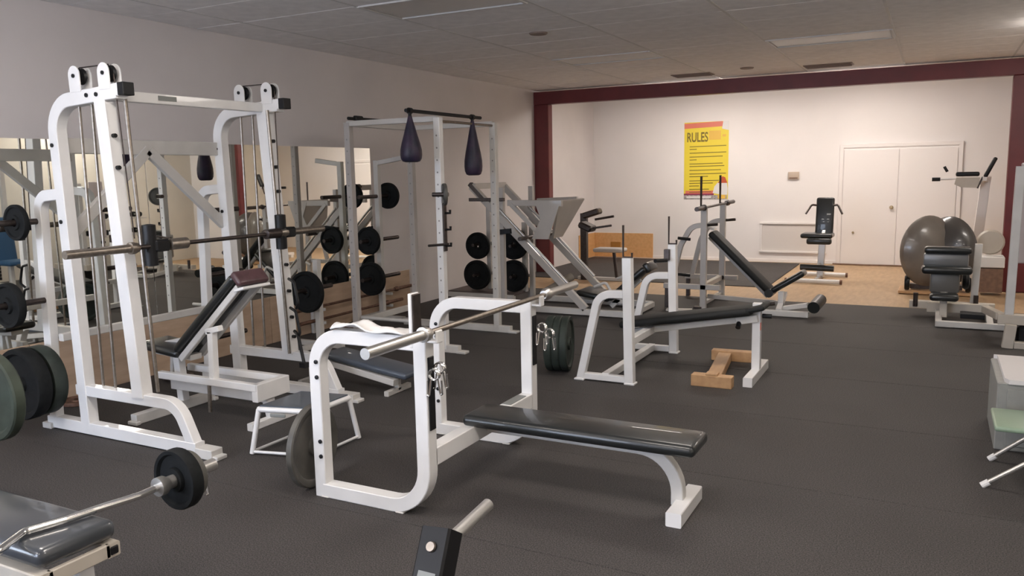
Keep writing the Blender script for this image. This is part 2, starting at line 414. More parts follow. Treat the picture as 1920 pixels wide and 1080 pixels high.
flat(px0+.45, px0+.66, 2.17, 2.33, 1, FADED, 'title_word', 'faded orange word'); flat(px0+.69, px0+.75, 2.22, 2.26, 1, FADED, 'title_word')
zz = 2.06
for ln, gap in ((.66, .05), (.13, .065), (.66, .07), (.60, .055), (.13, .07), (.60, .045), (.63, .07), (.57, .065), (.66, .05), (.34, .075), (.54, .045), (.43, .05), (.18, .06), (.36, .05), (.40, .05)):
    M().box((px0+.10+ln/2, yy-.002, zz), (ln, .0015, .013), (0, -.01, 0), 0).obj('text_line', INK, po); zz -= gap
flat(px0+.03, px0+.55, 1.21, 1.265, 1, SALMON, 'bottom_strip'); flat(px0, px0+.55, 1.185, 1.212, 1, MAGENTA, 'bottom_strip')
flat(px0, px1-.02, 1.11, 1.185, 1, PGREY, 'bottom_band', 'grey printed band'); flat(px0+.05, px0+.5, 1.13, 1.165, 2, PAPER, 'logo_row')
M().prism([(px0+.53, 1.22), (px0+.56, 1.34), (px0+.62, 1.41), (px1-.02, 1.41), (px1-.003, 1.30), (px1-.01, 1.19), (px0+.7, 1.19)], 'y', yy-.0045, yy-.003).obj('white_patch', PAPER, po)
M().prism([(px0+.62, 1.40), (px0+.66, 1.46), (px0+.70, 1.52), (px0+.75, 1.50), (px0+.79, 1.40)], 'y', yy-.006, yy-.0045).obj('red_patch', mat('poster_red', (.55, .10, .04), .5), po)
flat(px0+.62, px1-.04, 1.12, 1.19, 3, FADED, 'bottom_emblem')

# ================================================================ WEIGHT PLATES AND BARS
def plate_profile(r, t, hole=.026):
    a = t/2
    return [(hole, -a), (hole+.025*min(1, r/.15), -a), (hole+.03*min(1, r/.15), -a*.45), (r*.80, -a*.45), (r*.86, -a*.95), (r*.97, -a), (r, -a*.7), (r, a*.7), (r*.97, a), (r*.86, a*.95), (r*.80, a*.45),
            (hole+.03*min(1, r/.15), a*.45), (hole+.025*min(1, r/.15), a), (hole, a), (hole, -a)]
def plate(loc, r, t, label, axis=(0, 1, 0), m=None, group=None, name='weight_plate'):
    o = M().lathe(plate_profile(r, t), loc, axis, 36)
    bm = o.bm; bmesh.ops.translate(bm, vec=-Vector(loc), verts=bm.verts[:])
    ob = o.obj(name, m or IRON); ob.location = loc
    return tag(ob, label, 'weight plate', group)
def barbell(p0, p1, label, sl=.40, rs=.025, rb=.014, m=BARM, ms=None, s0=None):
    p0, p1 = Vector(p0), Vector(p1); d = (p1-p0).normalized(); s0 = sl if s0 is None else s0
    t = thing('barbell', label, 'barbell', tuple((p0+p1)/2))
    M().tube([p0+d*(s0-.01), p1-d*(sl-.01)], rb, seg=12).obj('shaft', m, t)
    for a, b, s_ in ((p0, 1, s0), (p1, -1, sl)):
        M().tube([a, a+d*b*.006, a+d*b*.008, a+d*b*s_], rs, seg=16).obj('sleeve', ms or m, t)
        M().lathe([(rs*.8, -.03), (rs*1.45, -.028), (rs*1.45, .0), (rs*1.0, .03)], a+d*b*(s_+.02), d*b, 16).obj('collar', ms or m, t)
    return t
def clip(loc, label, ax=(0, 1, 0)):
    t = thing('spring_clip', label, 'clip', loc)
    pts = [Vector((math.cos(a)*.027, (a/(2*PI))*.010-.012, math.sin(a)*.027))+Vector(loc) for a in [k*2*PI/14 for k in range(36)]]
    M().tube(pts, .0045, seg=6).obj('coil', CHROME, t)
    x, y, z = loc
    for s_ in (-1, 1):
        M().tube([(x+.01*s_, y+.014*s_, z-.026), (x+.018*s_, y+.02*s_, z-.10), (x+.03*s_, y+.02*s_, z-.105), (x+.03*s_, y+.014*s_, z-.03)], .0045, r=.008, seg=6).obj('handle', CHROME, t)
    return t

# ================================================================ 1 FLAT BENCH PRESS (foreground)
YN, YF = 3.13, 4.25; XR_, XU = -2.77, -2.12
fb = thing('flat_bench', 'white flat bench press with black pad in the centre foreground', 'bench', (-2.1, 3.69, 0))
for y in (YN, YF):
    M().sq([(XR_, y, .0), (XR_, y, .86), (XU+.03, y, .86)], .070, .068, (0, 1, 0), [0, .17, 0], n=10).obj('rear_post', WHITE, fb)
    M().sq([(XU, y, .90), (XU, y, .036), (XR_+.02, y, .036)], .072, .075, (0, 1, 0), [0, .20, 0], n=10).obj('upright', WHITE, fb)
    bt = None
    for z in (.72, .64, .30, .22):
        M().lathe([(.001, 0), (.011, 0), (.011, .006), (.001, .008)], (XR_+.018, y-.036, z), (0, -1, 0), 10).obj('bolt', BLACKP, fb)
    M().box((XU+.045, y, .875), (.10, .05, .012)).box((XU+.09, y, .90), (.014, .05, .06)).obj('bar_rest', WHITE, fb)
    for x in (XR_+.03, XU-.15): M().box((x, y, .004), (.05, .085, .008)).obj('foot_pad', WHITED, fb)
M().box((XU-.045, YN-.002, .97), (.02, .070, .26)).obj('bar_guard', WHITE, fb)
M().box((XU-.030, YN-.002, .98), (.010, .068, .235)).obj('guard_liner', BARD, fb, 'dark steel-grey liner')
M().box((XU+.040, YN, .62), (.008, .05, .36)).obj('wear_strip', BLACKP, fb, 'black wear strip')
M().box((XU+.040, YF, .66), (.008, .05, .30)).obj('wear_strip', BLACKP, fb, 'black wear strip')
M().sq([(XU, YN+.03, .295), (XU, YF-.03, .295)], .09, .072, (1, 0, 0)).obj('cross_member', WHITE, fb)
M().box((XU+.0, 4.05, .342), (.055, .20, .004), bev=0).obj('decal', LABELG, fb, 'dark illegible decal')
M().sq([(XU+.02, 3.69, .30), (-1.04, 3.69, .30), (-1.04, 3.69, .04)], .06, .06, (0, 1, 0), [0, .20, 0], n=10).obj('spine', WHITED, fb)
M().sq([(-1.01, 3.50, .035), (-1.01, 3.88, .035)], .07, .075, (1, 0, 0)).obj('front_foot', WHITE, fb)
m = M(); pad(m, (-1.54, 3.65, .365), (1.24, .27, .062), bev=.03); m.obj('bench_pad', VINYL, fb)
M().box((-1.54, 3.65, .336), (1.16, .22, .012)).obj('pad_board', BLACKP, fb)
barbell((-2.05, 2.60, .925), (-2.05, 4.80, .925), 'bare steel barbell resting on the foreground flat bench rack', sl=.43, m=BARM, ms=SILVER)
tw = M(); bmv = []
for i in range(15):
    for j in range(7):
        u, v = i/14, j/6
        bmv.append(tw.bm.verts.new((-2.64+u*.44, YN-.05+v*.11, .905+.022*math.sin(u*9+v*3)*math.sin(v*PI+.3)+.035*math.exp(-((u-.35)/.15)**2)+random.uniform(-.002, .004))))
for i in range(14):
    for j in range(6): tw.bm.faces.new((bmv[i*7+j], bmv[i*7+j+1], bmv[(i+1)*7+j+1], bmv[(i+1)*7+j]))
tw = tw.obj('hand_towel', PAPER); sm = tw.modifiers.new('thick', 'SOLIDIFY'); sm.thickness = .008; tag(tw, 'small crumpled white towel on the near side rail of the flat bench', 'towel')
clip((XU+.07, YN-.02, .72), 'chrome spring clip hanging on the near upright of the flat bench')
clip((XU+.07, YN+.03, .74), 'chrome spring clip behind the other on the near upright of the flat bench')
clip((XU+.09, YF+.0, .74), 'chrome spring clip hanging on the far upright of the flat bench')
clip((XU+.12, YF+.04, .70), 'chrome spring clip at the far upright, right of the other')
plate((-2.90, 3.20, .225), .225, .04, 'olive-grey weight plate standing against the rear post of the flat bench', (1, .15, 0), IRONO)

# ================================================================ 2 STEP STOOL
st = thing('step_stool', 'low white tube frame step stool with black top behind the flat bench', 'stool', (-3.45, 3.65, 0))
zt = .275
P = {'a': (-3.58, 3.42), 'b': (-3.18, 3.52), 'c': (-3.17, 3.92), 'd': (-3.57, 3.85)}
ctr = Vector((-3.37, 3.68))
def inn(p, k=.86): v = Vector(p)-ctr; return ctr+v*k
for k in 'abcd':
    q = inn(P[k], .84); M().tube([(P[k][0], P[k][1], .008), (q.x, q.y, zt)], .016).obj('leg', WHITE, st)
for a, b in ('ab', 'bc', 'cd', 'da'):
    p, q = inn(P[a], .84), inn(P[b], .84); M().tube([(p.x, p.y, zt), (q.x, q.y, zt)], .017).obj('top_rail', WHITE, st)
for a, b in ('ab', 'bc', 'da'):
    M().tube([(*P[a], .02), (*P[b], .02)], .009).obj('foot_rail', WHITE, st)
M().tube([(*inn(P['d'], .9), .15), (*inn(P['b'], .9), .15)], .012).obj('brace', WHITE, st)
m = M().prism([(inn(P[k], .82).x, inn(P[k], .82).y) for k in 'abcd'], 'z', zt+.0, zt+.024); m.obj('step_top', VINYLB, st, 'black rubber top')
M().box((-3.36, 3.425, zt-.005), (.10, .012, .022), (0, 0, .24)).obj('decal', LABELG, st)

# ================================================================ 3 SMITH MACHINE
SN, SF = 3.28, 4.60
sm_ = thing('smith_machine', 'tall white smith machine frame at the left before the mirror', 'smith machine', (-4.6, 3.95, 0))
def lerp(a, b, t): return a+(b-a)*t
for y in (SN, SF):
    s_ = -1 if y == SN else 1
    M().sq([(-5.28, y, .045), (-3.86, y, .045)], .078, .071, (0, 1, 0)).obj('base_rail', WHITE, sm_)
    M().box((-5.27, y, .02), (.09, .11, .04)).obj('foot_cap', WHITED, sm_)
    M().box((-3.79, y, .03), (.14, .09, .06)).box((-3.72, y, .012), (.08, .08, .024)).obj('foot_cap', WHITED, sm_)
    M().sq([(-4.88, y, .06), (-4.93, y, 2.14), (-4.30, y, 2.175)], .085, .075, (0, 1, 0), [0, .19, 0], n=10).obj('rear_post', WHITE, sm_)
    M().sq([(-4.34, y, .31), (-4.455, y, 2.15)], .10, .079, (0, 1, 0)).obj('front_post', WHITE, sm_)
    M().sq([(-4.95, y, .30), (-4.02, y, .30), (-3.90, y, .055)], .07, .064, (0, 1, 0), [0, .16, 0], n=10).obj('lower_rail', WHITE, sm_)
    M().sq([(-5.23, y, .06), (-5.17, y, 1.56), (-4.95, y, 1.575)], .072, .06, (0, 1, 0), [0, .10, 0], n=8).obj('storage_post', WHITE, sm_)
    M().sq([(-4.45, y, 2.175), (-4.28, y, 2.185)], .075, .072, (0, 1, 0)).obj('top_stub', WHITE, sm_)
    M().box((-4.255, y, 2.186), (.055, .078, .076)).obj('end_cap', BLACKP, sm_)
    for x in (-4.66, -4.39):
        poly = [(x-.048, 2.19)]+[(x+.055*math.cos(a)*.95, 2.29+.055*math.sin(a)) for a in [PI-k*PI/10 for k in range(11)]]+[(x+.052, 2.19)]
        b = M(); b.prism(poly, 'y', y-.042, y-.036); b.obj('pulley_bracket', WHITE, sm_)
        b = M(); b.prism(poly, 'y', y+.036, y+.042); b.obj('pulley_bracket', WHITE, sm_)
        M().lathe([(.012, -.014), (.05, -.014), (.04, 0), (.05, .014), (.012, .014), (.012, -.014)], (x, y, 2.285), (0, 1, 0), 20).obj('pulley', BLACKP, sm_)
        M().lathe([(.001, 0), (.012, 0), (.012, .008), (.001, .01)], (x, y-.042, 2.285), (0, -1, 0), 8).obj('bolt', BLACKP, sm_)
    M().tube([(-4.66, y, 2.336), (-4.39, y, 2.337)], .004, seg=6).obj('cable', BARD, sm_)
    for x in (-4.72, -4.60): M().tube([(x-.02, y+.02, .31), (x, y+.02, 2.15)], .009, seg=8).obj('weight_guide_rod', BARM, sm_)
    M().tube([(-4.285, y-s_*.07, .33), (-4.36, y-s_*.07, 2.14)], .012, seg=8).obj('bar_guide_rod', BARM, sm_)
    M().tube([(-4.35, y, 2.28), (-4.33, y-s_*.03, 1.30)], .004, seg=6).obj('cable', BARD, sm_)
    for x, z in ((-4.965, 1.88), (-4.95, 1.40), (-4.56, 2.165), (-4.47, 2.165)):
        M().lathe([(.001, 0), (.013, 0), (.013, .008), (.001, .01)], (x+(.03 if z < 2 else 0), y-.038, z), (0, -1, 0), 8).obj('bolt', BLACKP, sm_)
    for k, z in enumerate((1.92, 1.73, 1.55, 1.36, 1.0, .80, .60, .45)[:2 if y == SN else 8]):
        xf_ = lerp(-4.34, -4.455, (z-.3)/1.85)+.055
        M().tube([(xf_-.01, y-.01, z), (xf_+.02, y-.01, z)], .013, seg=8).obj('stop_pin', BLACKP, sm_)
M().sq([(-4.46, SN, 2.165), (-4.46, SF, 2.165)], .065, .05, (1, 0, 0)).obj('top_cross_bar', WHITE, sm_)
M().box((-4.432, 3.72, 2.17), (.004, .14, .03), bev=0).obj('decal', LABELG, sm_, 'dark illegible decal')
M().sq([(-4.95, SN, 1.88), (-4.95, SF, 1.88)], .10, .05, (1, 0, 0)).obj('rear_cross_beam', WHITED, sm_)
for y in (SN+.02, SF-.02):
    M().sq([(-4.94, 3.94, 1.86), (-4.94, y, 1.30)], .075, .04, (1, 0, 0)).obj('gusset_brace', WHITED, sm_)
M().sq([(-5.1, SN, .63), (-5.1, SF, .63)], .05, .05, (1, 0, 0)).obj('lower_cross_beam', WHITED, sm_)
for y, s_ in ((SN, -1), (SF, 1)):
    for z in (1.40, .88, .36): M().tube([(-5.19, y, z), (-5.19, y+s_*.38, z)], .020).obj('plate_peg', BARD, sm_)
for z in (.62, .40):
    M().tube([(-4.27, SF-.05, z+.28), (-4.20, SF-.07, z+.26), (-4.16, SF-.08, z+.10), (-4.2, SF-.06, z+.06)], .011, r=.03, seg=8).obj('safety_hook', BLACKP, sm_)
M().tube([(-4.25, SF-.04, .50), (-4.19, SF-.07, .48), (-4.10, SF-.12, .28)], .013, r=.02, seg=8).obj('safety_hook', BLACKP, sm_)
M().box((-4.10, SF-.12, .27), (.06, .05, .04)).obj('safety_stop', BLACKP, sm_)
sb = barbell((-4.25, 2.80, 1.25), (-4.25, 4.94, 1.25), 'dark guided barbell across the front of the smith machine', sl=.42, m=BARD, ms=BARM)
for y in (SN+.16, SF-.16): M().lathe([(.02, -.07), (.036, -.065), (.036, .065), (.02, .07)], (-4.25, y+(.12 if y < 4 else -.05), 1.25), (0, 1, 0), 16).obj('bearing_block', BARM if y < 4 else BARD, sb)
for y in (SN+.09, SF-.10):
    M().lathe([(.015, -.13), (.04, -.125), (.04, .125), (.015, .13)], (-4.27, y, 1.255), (0, 0, 1), 16).obj('guide_sleeve', BLACKP, sb, 'black upright guide sleeve')
    M().box((-4.255, y+.06, 1.25), (.07, .11, .075), bev=.012).obj('hook_bracket', BLACKP, sb)
plate((-5.19, 3.12, 1.40), .115, .035, 'small black plate on the top near peg of the smith machine')
plate((-5.19, 3.02, .88), .145, .05, 'middling black plate on the middle near peg of the smith machine')
plate((-5.19, 3.17, .36), .23, .09, 'big dark plate on the lowest near peg of the smith machine, inner one', m=IRONG)
plate((-5.19, 3.06, .36), .235, .09, 'big dark plate on the lowest near peg of the smith machine, outer one', m=IRON)
plate((-4.12, 2.27, .60), .225, .06, 'big green-black plate cut off by the left edge of the photo', m=mat('green_grey_iron', (.045, .056, .042), .6, noise=.25, nscale=8, espec=.3))
pr_ = thing('plate_stand', 'dark plate stand holding the green-black plate at the left edge', 'stand', (-4.12, 1.95, 0))
M().tube([(-4.12, 1.93, .60), (-4.12, 2.34, .60)], .02).obj('peg', BARD, pr_); M().sq([(-4.12, 1.95, 0.0), (-4.12, 1.95, .66)], .06, .06, (0, 1, 0)).obj('post', BARD, pr_)
M().sq([(-4.4, 1.95, .025), (-3.95, 1.95, .025)], .05, .05, (0, 1, 0)).obj('foot', BARD, pr_)

# big plate on tree between smith machine and rack
t = thing('plate_tree', 'short white plate tree by the wall between smith machine and rack', 'plate tree', (-5.28, 6.02, 0))
M().sq([(-5.28, 6.02, .03), (-5.28, 6.02, .86)], .06, .06, (0, 1, 0)).obj('post', WHITED, t)
M().sq([(-5.55, 6.02, .03), (-5.0, 6.02, .03)], .05, .05, (0, 1, 0)).sq([(-5.28, 5.76, .03), (-5.28, 6.24, .03)], .05, .05, (1, 0, 0)).obj('base', WHITED, t)
for z in (.585,): M().tube([(-5.28, 5.72, z), (-5.28, 6.22, z)], .022).obj('plate_peg', BARD, t)
plate((-5.28, 5.86, .565), .20, .05, 'big black plate hanging before the plywood between smith machine and rack', m=IRON)

# ================================================================ 4 ADJUSTABLE BENCH in the smith machine
ab = thing('adjustable_bench', 'white adjustable bench with raised black back inside the smith machine', 'bench', (-4.4, 3.95, 0))
YM = 3.95
M().sq([(-4.78, YM-.42, .035), (-4.78, YM+.26, .035)], .07, .06, (1, 0, 0)).obj('front_foot', WHITED, ab)
for y in (YM-.42, YM+.26): M().box((-4.78, y, .012), (.09, .04, .024)).obj('foot_cap', WHITED, ab)
M().sq([(-4.78, YM, .04), (-4.80, YM, .40)], .06, .06, (0, 1, 0)).obj('front_post', WHITE, ab)
M().sq([(-4.88, YM, .20), (-4.86, YM, .38)], .03, .03, (0, 1, 0)).obj('adjuster', WHITED, ab)
M().sq([(-4.86, YM, .19), (-3.93, YM, .19)], .085, .075, (0, 1, 0)).obj('main_beam', WHITE, ab)
M().sq([(-4.86, YM-.12, .275), (-3.92, YM-.12, .275)], .05, .045, (0, 1, 0)).obj('side_rail', WHITE, ab)
M().box((-3.915, YM-.12, .275), (.01, .04, .045)).obj('end_cap', BLACKP, ab)
M().sq([(-4.86, YM+.14, .275), (-3.95, YM+.14, .275)], .05, .045, (0, 1, 0)).obj('side_rail', WHITE, ab)
M().sq([(-3.93, YM-.14, .24), (-3.93, YM+.16, .24)], .12, .05, (1, 0, 0)).obj('rear_plate', WHITE, ab)
M().sq([(-3.98, YM, .22), (-3.93, YM, .03)], .05, .05, (0, 1, 0)).obj('rear_leg', WHITE, ab)
M().sq([(-3.93, YM-.2, .025), (-3.93, YM+.24, .025)], .05, .05, (1, 0, 0)).obj('rear_foot', WHITE, ab)
M().sq([(-4.34, YM-.10, .28), (-4.33, YM-.10, .62)], .05, .05, (0, 1, 0)).obj('support_post', WHITE, ab)
M().box((-4.31, YM-.10, .635), (.13, .05, .04), (0, -.25, 0)).obj('support_cap', WHITE, ab)
M().tube([(-4.36, YM-.13, .25), (-4.37, YM-.13, .06)], .013).obj('pop_pin', BARM, ab)
dirb = Vector((.62, 0, .555)).normalized(); nb = Vector((-dirb.z, 0, dirb.x)); p0 = Vector((-4.66, YM, .42)); L_ = .83
ang = math.atan2(dirb.z, dirb.x)
m = M(); pad(m, p0+dirb*L_/2+nb*.05, (L_, .27, .06), (0, -ang, 0), .028); m.obj('back_pad', VINYL, ab)
m = M(); pad(m, p0+dirb*(L_+.01)+nb*.02, (.05, .27, .11), (0, -ang, 0), .02); m.obj('pad_end', MAROON, ab, 'worn maroon pad end')
for y in (YM-.09, YM+.09): M().sq([p0+Vector((0, y-YM, -.02)), p0+dirb*(L_-.02)+Vector((0, y-YM, -.02))], .045, .035, (0, 1, 0)).obj('back_rail', WHITED, ab)
M().box(p0+dirb*(L_-.0)+Vector((.01, 0, -.045)), (.09, .25, .02), (0, -.25, 0)).obj('end_plate', WHITE, ab)
m = M(); pad(m, (-4.86, YM, .455), (.40, .27, .06), (0, .10, 0), .028); m.obj('seat_pad', VINYL, ab)
M().sq([(-5.0, YM, .42), (-4.62, YM, .40)], .04, .10, (0, 1, 0)).obj('seat_bracket', WHITED, ab)
M().sq([(-4.95, YM-.02, .47), (-4.66, YM+.12, .53)], .03, .03, (0, 0, 1)).obj('leg_holder', WHITED, ab)

# sit-up board lying beyond the bench
su = thing('slant_board', 'low padded slant board behind the adjustable bench, mostly hidden', 'bench', (-4.2, 5.0, 0))
M().sq([(-4.55, 4.95, .22), (-3.55, 4.86, .10)], .05, .06, (0, 1, 0)).obj('frame', WHITED, su)
m = M(); pad(m, (-3.85, 4.98, .20), (.80, .26, .05), (0, .13, 0), .02); m.obj('pad', VINYLB, su)
for x, z in ((-4.45, .21), (-3.60, .10)): M().sq([(x, 4.8, .02), (x, 5.1, .02)], .04, .04, (1, 0, 0)).sq([(x, 4.95, .02), (x, 4.95, z)], .04, .04, (0, 1, 0)).obj('foot', WHITED, su)

# ================================================================ 5 POWER RACK
RN, RF, RXL, RXR = 6.30, 7.34, -5.04, -4.02
rk = thing('power_rack', 'tall off-white power rack with four posts left of the red column', 'rack', (-4.5, 6.8, 0))
for x, y in ((RXL, RN), (RXR, RN), (RXL, RF), (RXR, RF)):
    po_ = M().sq([(x, y, .03), (x, y, 2.16)], .065, .065, (0, 1, 0)).obj('post', SHADEP if x == RXL else WHITED if y > 7 else WHITE, rk)  # posts by the wall take the shaded tone of the same white
    h_ = M()
    for k in range(16): h_.tube([(x-.0, y-.0335, .35+k*.11), (x, y-.0325, .35+k*.11)], .009, seg=6)
    h_.obj('adjustment_holes', HOLE, po_)
for y in (RN, RF):
    M().sq([(RXL, y, 2.15), (RXR, y, 2.15)], .05, .05, (0, 1, 0)).obj('top_rail', WHITED, rk)
    M().sq([(-5.20, y, .035), (-3.86, y, .035)], .07, .06, (0, 1, 0)).obj('base_rail', WHITED, rk)
    M().box((-3.83, y, .012), (.10, .08, .024)).obj('foot_cap', WHITED, rk)
for x in (RXL,):
    M().sq([(x, RN, 2.15), (x, RF, 2.15)], .05, .05, (1, 0, 0)).obj('top_rail', WHITED, rk)
    M().sq([(x, RN, .22), (x, RF, .22)], .06, .04, (1, 0, 0)).obj('cross_rail', WHITED, rk)
M().tube([(RXR, RN, 2.13), (RXR, RF, 2.13)], .012).obj('top_rail', BARM, rk)
M().tube([(-5.0, RN+.02, .26), (-4.35, RN+.02, .26)], .018).obj('spotter_bar', WHITED, rk)
cb = M().tube([(RXR, 5.80, 2.195), (RXR, 7.08, 2.195)], .016); cb.obj('chin_bar', BLACKP, rk, 'black padded chin bar')
M().tube([(-5.02, 6.28, 2.20), (-4.99, 6.78, 2.20)], .016).box((-5.01, 6.42, 2.205), (.05, .12, .05), bev=.012).obj('grip', BLACKP, rk, 'black grip')
for z in (1.30, 1.15, 1.0):
    M().tube([(RXR+.03, RN, z), (RXR+.10, RN, z), (RXR+.10, RN, z+.03)], .012, seg=8).obj('bar_hook', BLACKP, rk)
M().box((RXR+.04, RN, 1.17), (.02, .05, .44)).obj('hook_plate', BARD, rk)
M().tube([(RXR-.12, RN-.04, 1.0), (RXR+.10, RN-.04, 1.02)], .012, seg=8).obj('peg', BARD, rk)
M().tube([(RXR-.05, RN-.05, 1.47), (RXR+.10, RN-.02, 1.47)], .02, seg=10).obj('peg', BARD, rk)
plate((RXR+.06, RN-.02, 1.47), .10, .03, 'small grey plate on the near front post of the power rack', (.75, .66, 0), IRONO)
def bag(y, ztop, zbot, wd, lb):
    t = thing('hanging_ab_sling', lb, 'ab sling', (RXR, y, ztop))
    h_ = ztop-zbot
    prof = [(.001, 0), (.55, 0.0), (.80, .02), (.95, .08), (1.0, .16), (.98, .27), (.84, .42), (.62, .60), (.42, .78), (.27, .90), (.18, 1.0), (.001, 1.0)]
    m = M().lathe([(r*wd/2, z*h_) for r, z in prof], (RXR, y, zbot), (0, 0, 1), 20)
    for v in m.bm.verts: v.co.x = RXR+(v.co.x-RXR)*.85
    m.obj('sling', NAVY, t)
    m = M(); m.lathe([(.022, -.02), (.026, -.02), (.026, .02), (.022, .02), (.022, -.02)], (RXR, y, 2.195), (0, 1, 0), 14); m.box((RXR, y, (2.175+ztop)/2), (.02, .03, max(.02, 2.18-ztop+.03)), bev=.003).obj('strap', BLACKP, t)
bag(5.86, 2.15, 1.76, .21, 'navy teardrop ab sling hanging nearest the left of the chin bar')
bag(6.92, 2.16, 1.635, .20, 'navy teardrop ab sling hanging at the right end of the chin bar')

# wall weight tree with pegs
wt = thing('weight_tree', 'slim white weight tree against the wall behind the rack', 'plate tree', (-5.6, 7.47, 0))
M().sq([(-5.6, 7.47, .03), (-5.6, 7.47, 1.82)], .06, .06, (0, 1, 0)).obj('post', WHITED, wt)
M().sq([(-5.6, 7.47, 1.79), (-5.25, 7.47, 1.84)], .05, .05, (0, 1, 0)).obj('top_arm', WHITED, wt)
M().sq([(-5.8, 7.2, .03), (-5.8, 7.75, .03)], .05, .05, (1, 0, 0)).sq([(-5.8, 7.47, .03), (-5.3, 7.47, .03)], .05, .05, (0, 1, 0)).obj('base', WHITED, wt)
for z in (1.42, .93, .50): M().tube([(-5.6, 7.12, z), (-5.6, 7.82, z)], .022).obj('plate_peg', BARD, wt)
plate((-5.6, 7.26, .93), .155, .05, 'black plate on the middle near peg of the wall weight tree')
plate((-5.6, 7.28, .50), .19, .05, 'bigger black plate on the lowest near peg of the wall weight tree')
plate((-5.6, 7.66, 1.42), .15, .05, 'black plate on the top far peg of the wall weight tree')
# bars stored low along the wall
for k, (x, z, ya, yb) in enumerate(((-5.70, .30, 6.15, 8.2), (-5.70, .16, 6.2, 8.0))):
    barbell((x, ya, z), (x, yb, z), ('upper' if k == 0 else 'lower')+' rusty brown barbell stored along the plywood behind the rack', sl=.3, m=RUST, rs=.02)
hb = thing('bar_holder', 'white wall bracket holding the rusty barbells', 'bracket', (-5.75, 7, 0))
for y in (6.55, 7.75): M().sq([(-5.83, y, .0), (-5.83, y, .4)], .04, .04, (0, 1, 0)).box((-5.74, y, .12), (.16, .03, .03)).box((-5.74, y, .262), (.16, .03, .03)).obj('bracket_arm', WHITED, hb)
# clutter at wall base
for k, (x, y) in enumerate(((-5.55, 4.55), (-5.6, 6.75), (-5.66, 3.72))):
    o = M().lathe(plate_profile(.12, .03), (x, y, .016+k*.0), (0, 0, 1), 24).obj('weight_plate', [BARD, RUST, RUST][k]); tag(o, ['dark plate lying flat by the plywood behind the adjustable bench', 'rust-brown plate lying flat under the stored barbells', 'rust-brown plate lying flat at the wall behind the smith machine posts'][k], 'weight plate')

# ================================================================ 6 PLATE RACK near the column
pk = thing('plate_rack', 'low white plate rack with dark deck near the red column', 'plate rack', (-5.15, 9.2, 0))
M().box((-5.16, 9.25, .12), (.98, .55, .03)).obj('deck', mat('dark_deck', (.10, .075, .07), .6), pk)
M().sq([(-5.66, 8.96, .09), (-4.67, 8.96, .09)], .06, .04, (0, 1, 0)).obj('front_edge', WHITED, pk)
for x in (-5.6, -4.70):
    for y in (9.02, 9.48): M().sq([(x, y, 0), (x, y, .12)], .04, .04, (0, 1, 0)).obj('leg', WHITED, pk)
for x in (-5.20, -4.68): M().sq([(x, 9.32, .12), (x, 9.32, 1.25 if x < -5 else 1.02)], .06, .06, (0, 1, 0)).obj('post', WHITED, pk)
for z in (.345, .74): M().sq([(-5.4, 9.32, z), (-4.66, 9.32, z)], .04, .04, (0, 1, 0)).obj('cross_bar', WHITED, pk)
for x in (-5.26, -4.72):
    for z in (.345, .74): M().tube([(x, 9.34, z), (x, 8.98, z)], .02).obj('peg', BARD, pk)
plate((-5.27, 9.13, .72), .175, .05, 'black plate, upper left one on the rack by the red column')
plate((-5.29, 9.13, .335), .195, .05, 'black plate, lower left one on the rack by the red column')
plate((-4.74, 9.13, .755), .20, .06, 'black plate, upper right one on the rack by the red column')
plate((-4.75, 9.13, .345), .205, .06, 'black plate, lower right one on the rack by the red column')

# ================================================================ 7 LEG PRESS
lp = thing('leg_press', 'grey angled leg press sled machine before the red column', 'leg press', (-3.9, 9.0, 0))
LN, LF = 8.55, 9.35
for y in (LN, LF):
    M().sq([(-4.45, y, .045), (-2.98, y, .045)], .07, .06, (0, 1, 0)).obj('base_rail', WHITED, lp)
    M().sq([(-5.00, y, 1.50), (-3.52, y, .08)], .08, .06, (0, 1, 0)).obj('slide_rail', GREYP, lp)
    M().tube([(-4.62, y-.02, 1.23), (-3.72, y-.02, .36)], .016).obj('guide_rod', SILVER, lp)
    M().sq([(-4.60, y+.02, .03), (-4.60, y+.02, 1.48)], .06, .06, (0, 1, 0)).obj('support_post', GREYP, lp)
M().sq([(-4.98, LN, 1.50), (-4.98, LF, 1.50)], .07, .06, (1, 0, 0)).obj('top_cross_bar', GREYP, lp)
M().sq([(-5.02, LN, 1.53), (-4.82, LN, 1.33)], .05, .07, (0, 1, 0)).obj('rail_cap', BARD, lp)
M().sq([(-5.02, LN-.02, 1.34), (-4.55, LN-.02, 1.34)], .04, .05, (0, 1, 0)).obj('stop_bar', BARD, lp)
M().sq([(-4.66, LN-.05, .95), (-4.45, LN-.05, .97)], .06, .06, (0, 1, 0)).obj('safety_block', BLACKP, lp)
for x in (-2.98, -4.42): M().sq([(x, LN, .045), (x, LF, .045)], .06, .06, (1, 0, 0)).obj('base_cross_rail', WHITED, lp)
# carriage
M().sq([(-4.50, LN-.01, 1.30), (-3.80, LN-.01, 1.295)], .07, .05, (0, 1, 0)).obj('carriage_beam', GREYP, lp)
M().sq([(-4.50, LF, 1.30), (-3.95, LF, 1.32)], .05, .05, (0, 1, 0)).obj('carriage_beam', GREYP, lp)
M().prism([(-4.18, .88), (-3.97, .88), (-3.81, 1.31), (-4.14, 1.31), (-4.06, 1.12)], 'y', LN-.04, LN-.02).obj('side_plate', GREYP, lp)
M().sq([(-4.46, LN-.02, 1.29), (-4.05, LN-.02, .90)], .05, .04, (0, 1, 0)).obj('carriage_brace', GREYP, lp)
m = M().prism([(-.16, -.24), (.10, -.24), (.38, .24), (-.38, .24)], 'x', -.015, .015); m.xf(Matrix.Translation((-3.93, 8.91, 1.10)) @ Matrix.Rotation(.38, 4, 'Y')); m.obj('foot_plate', GREYP, lp)
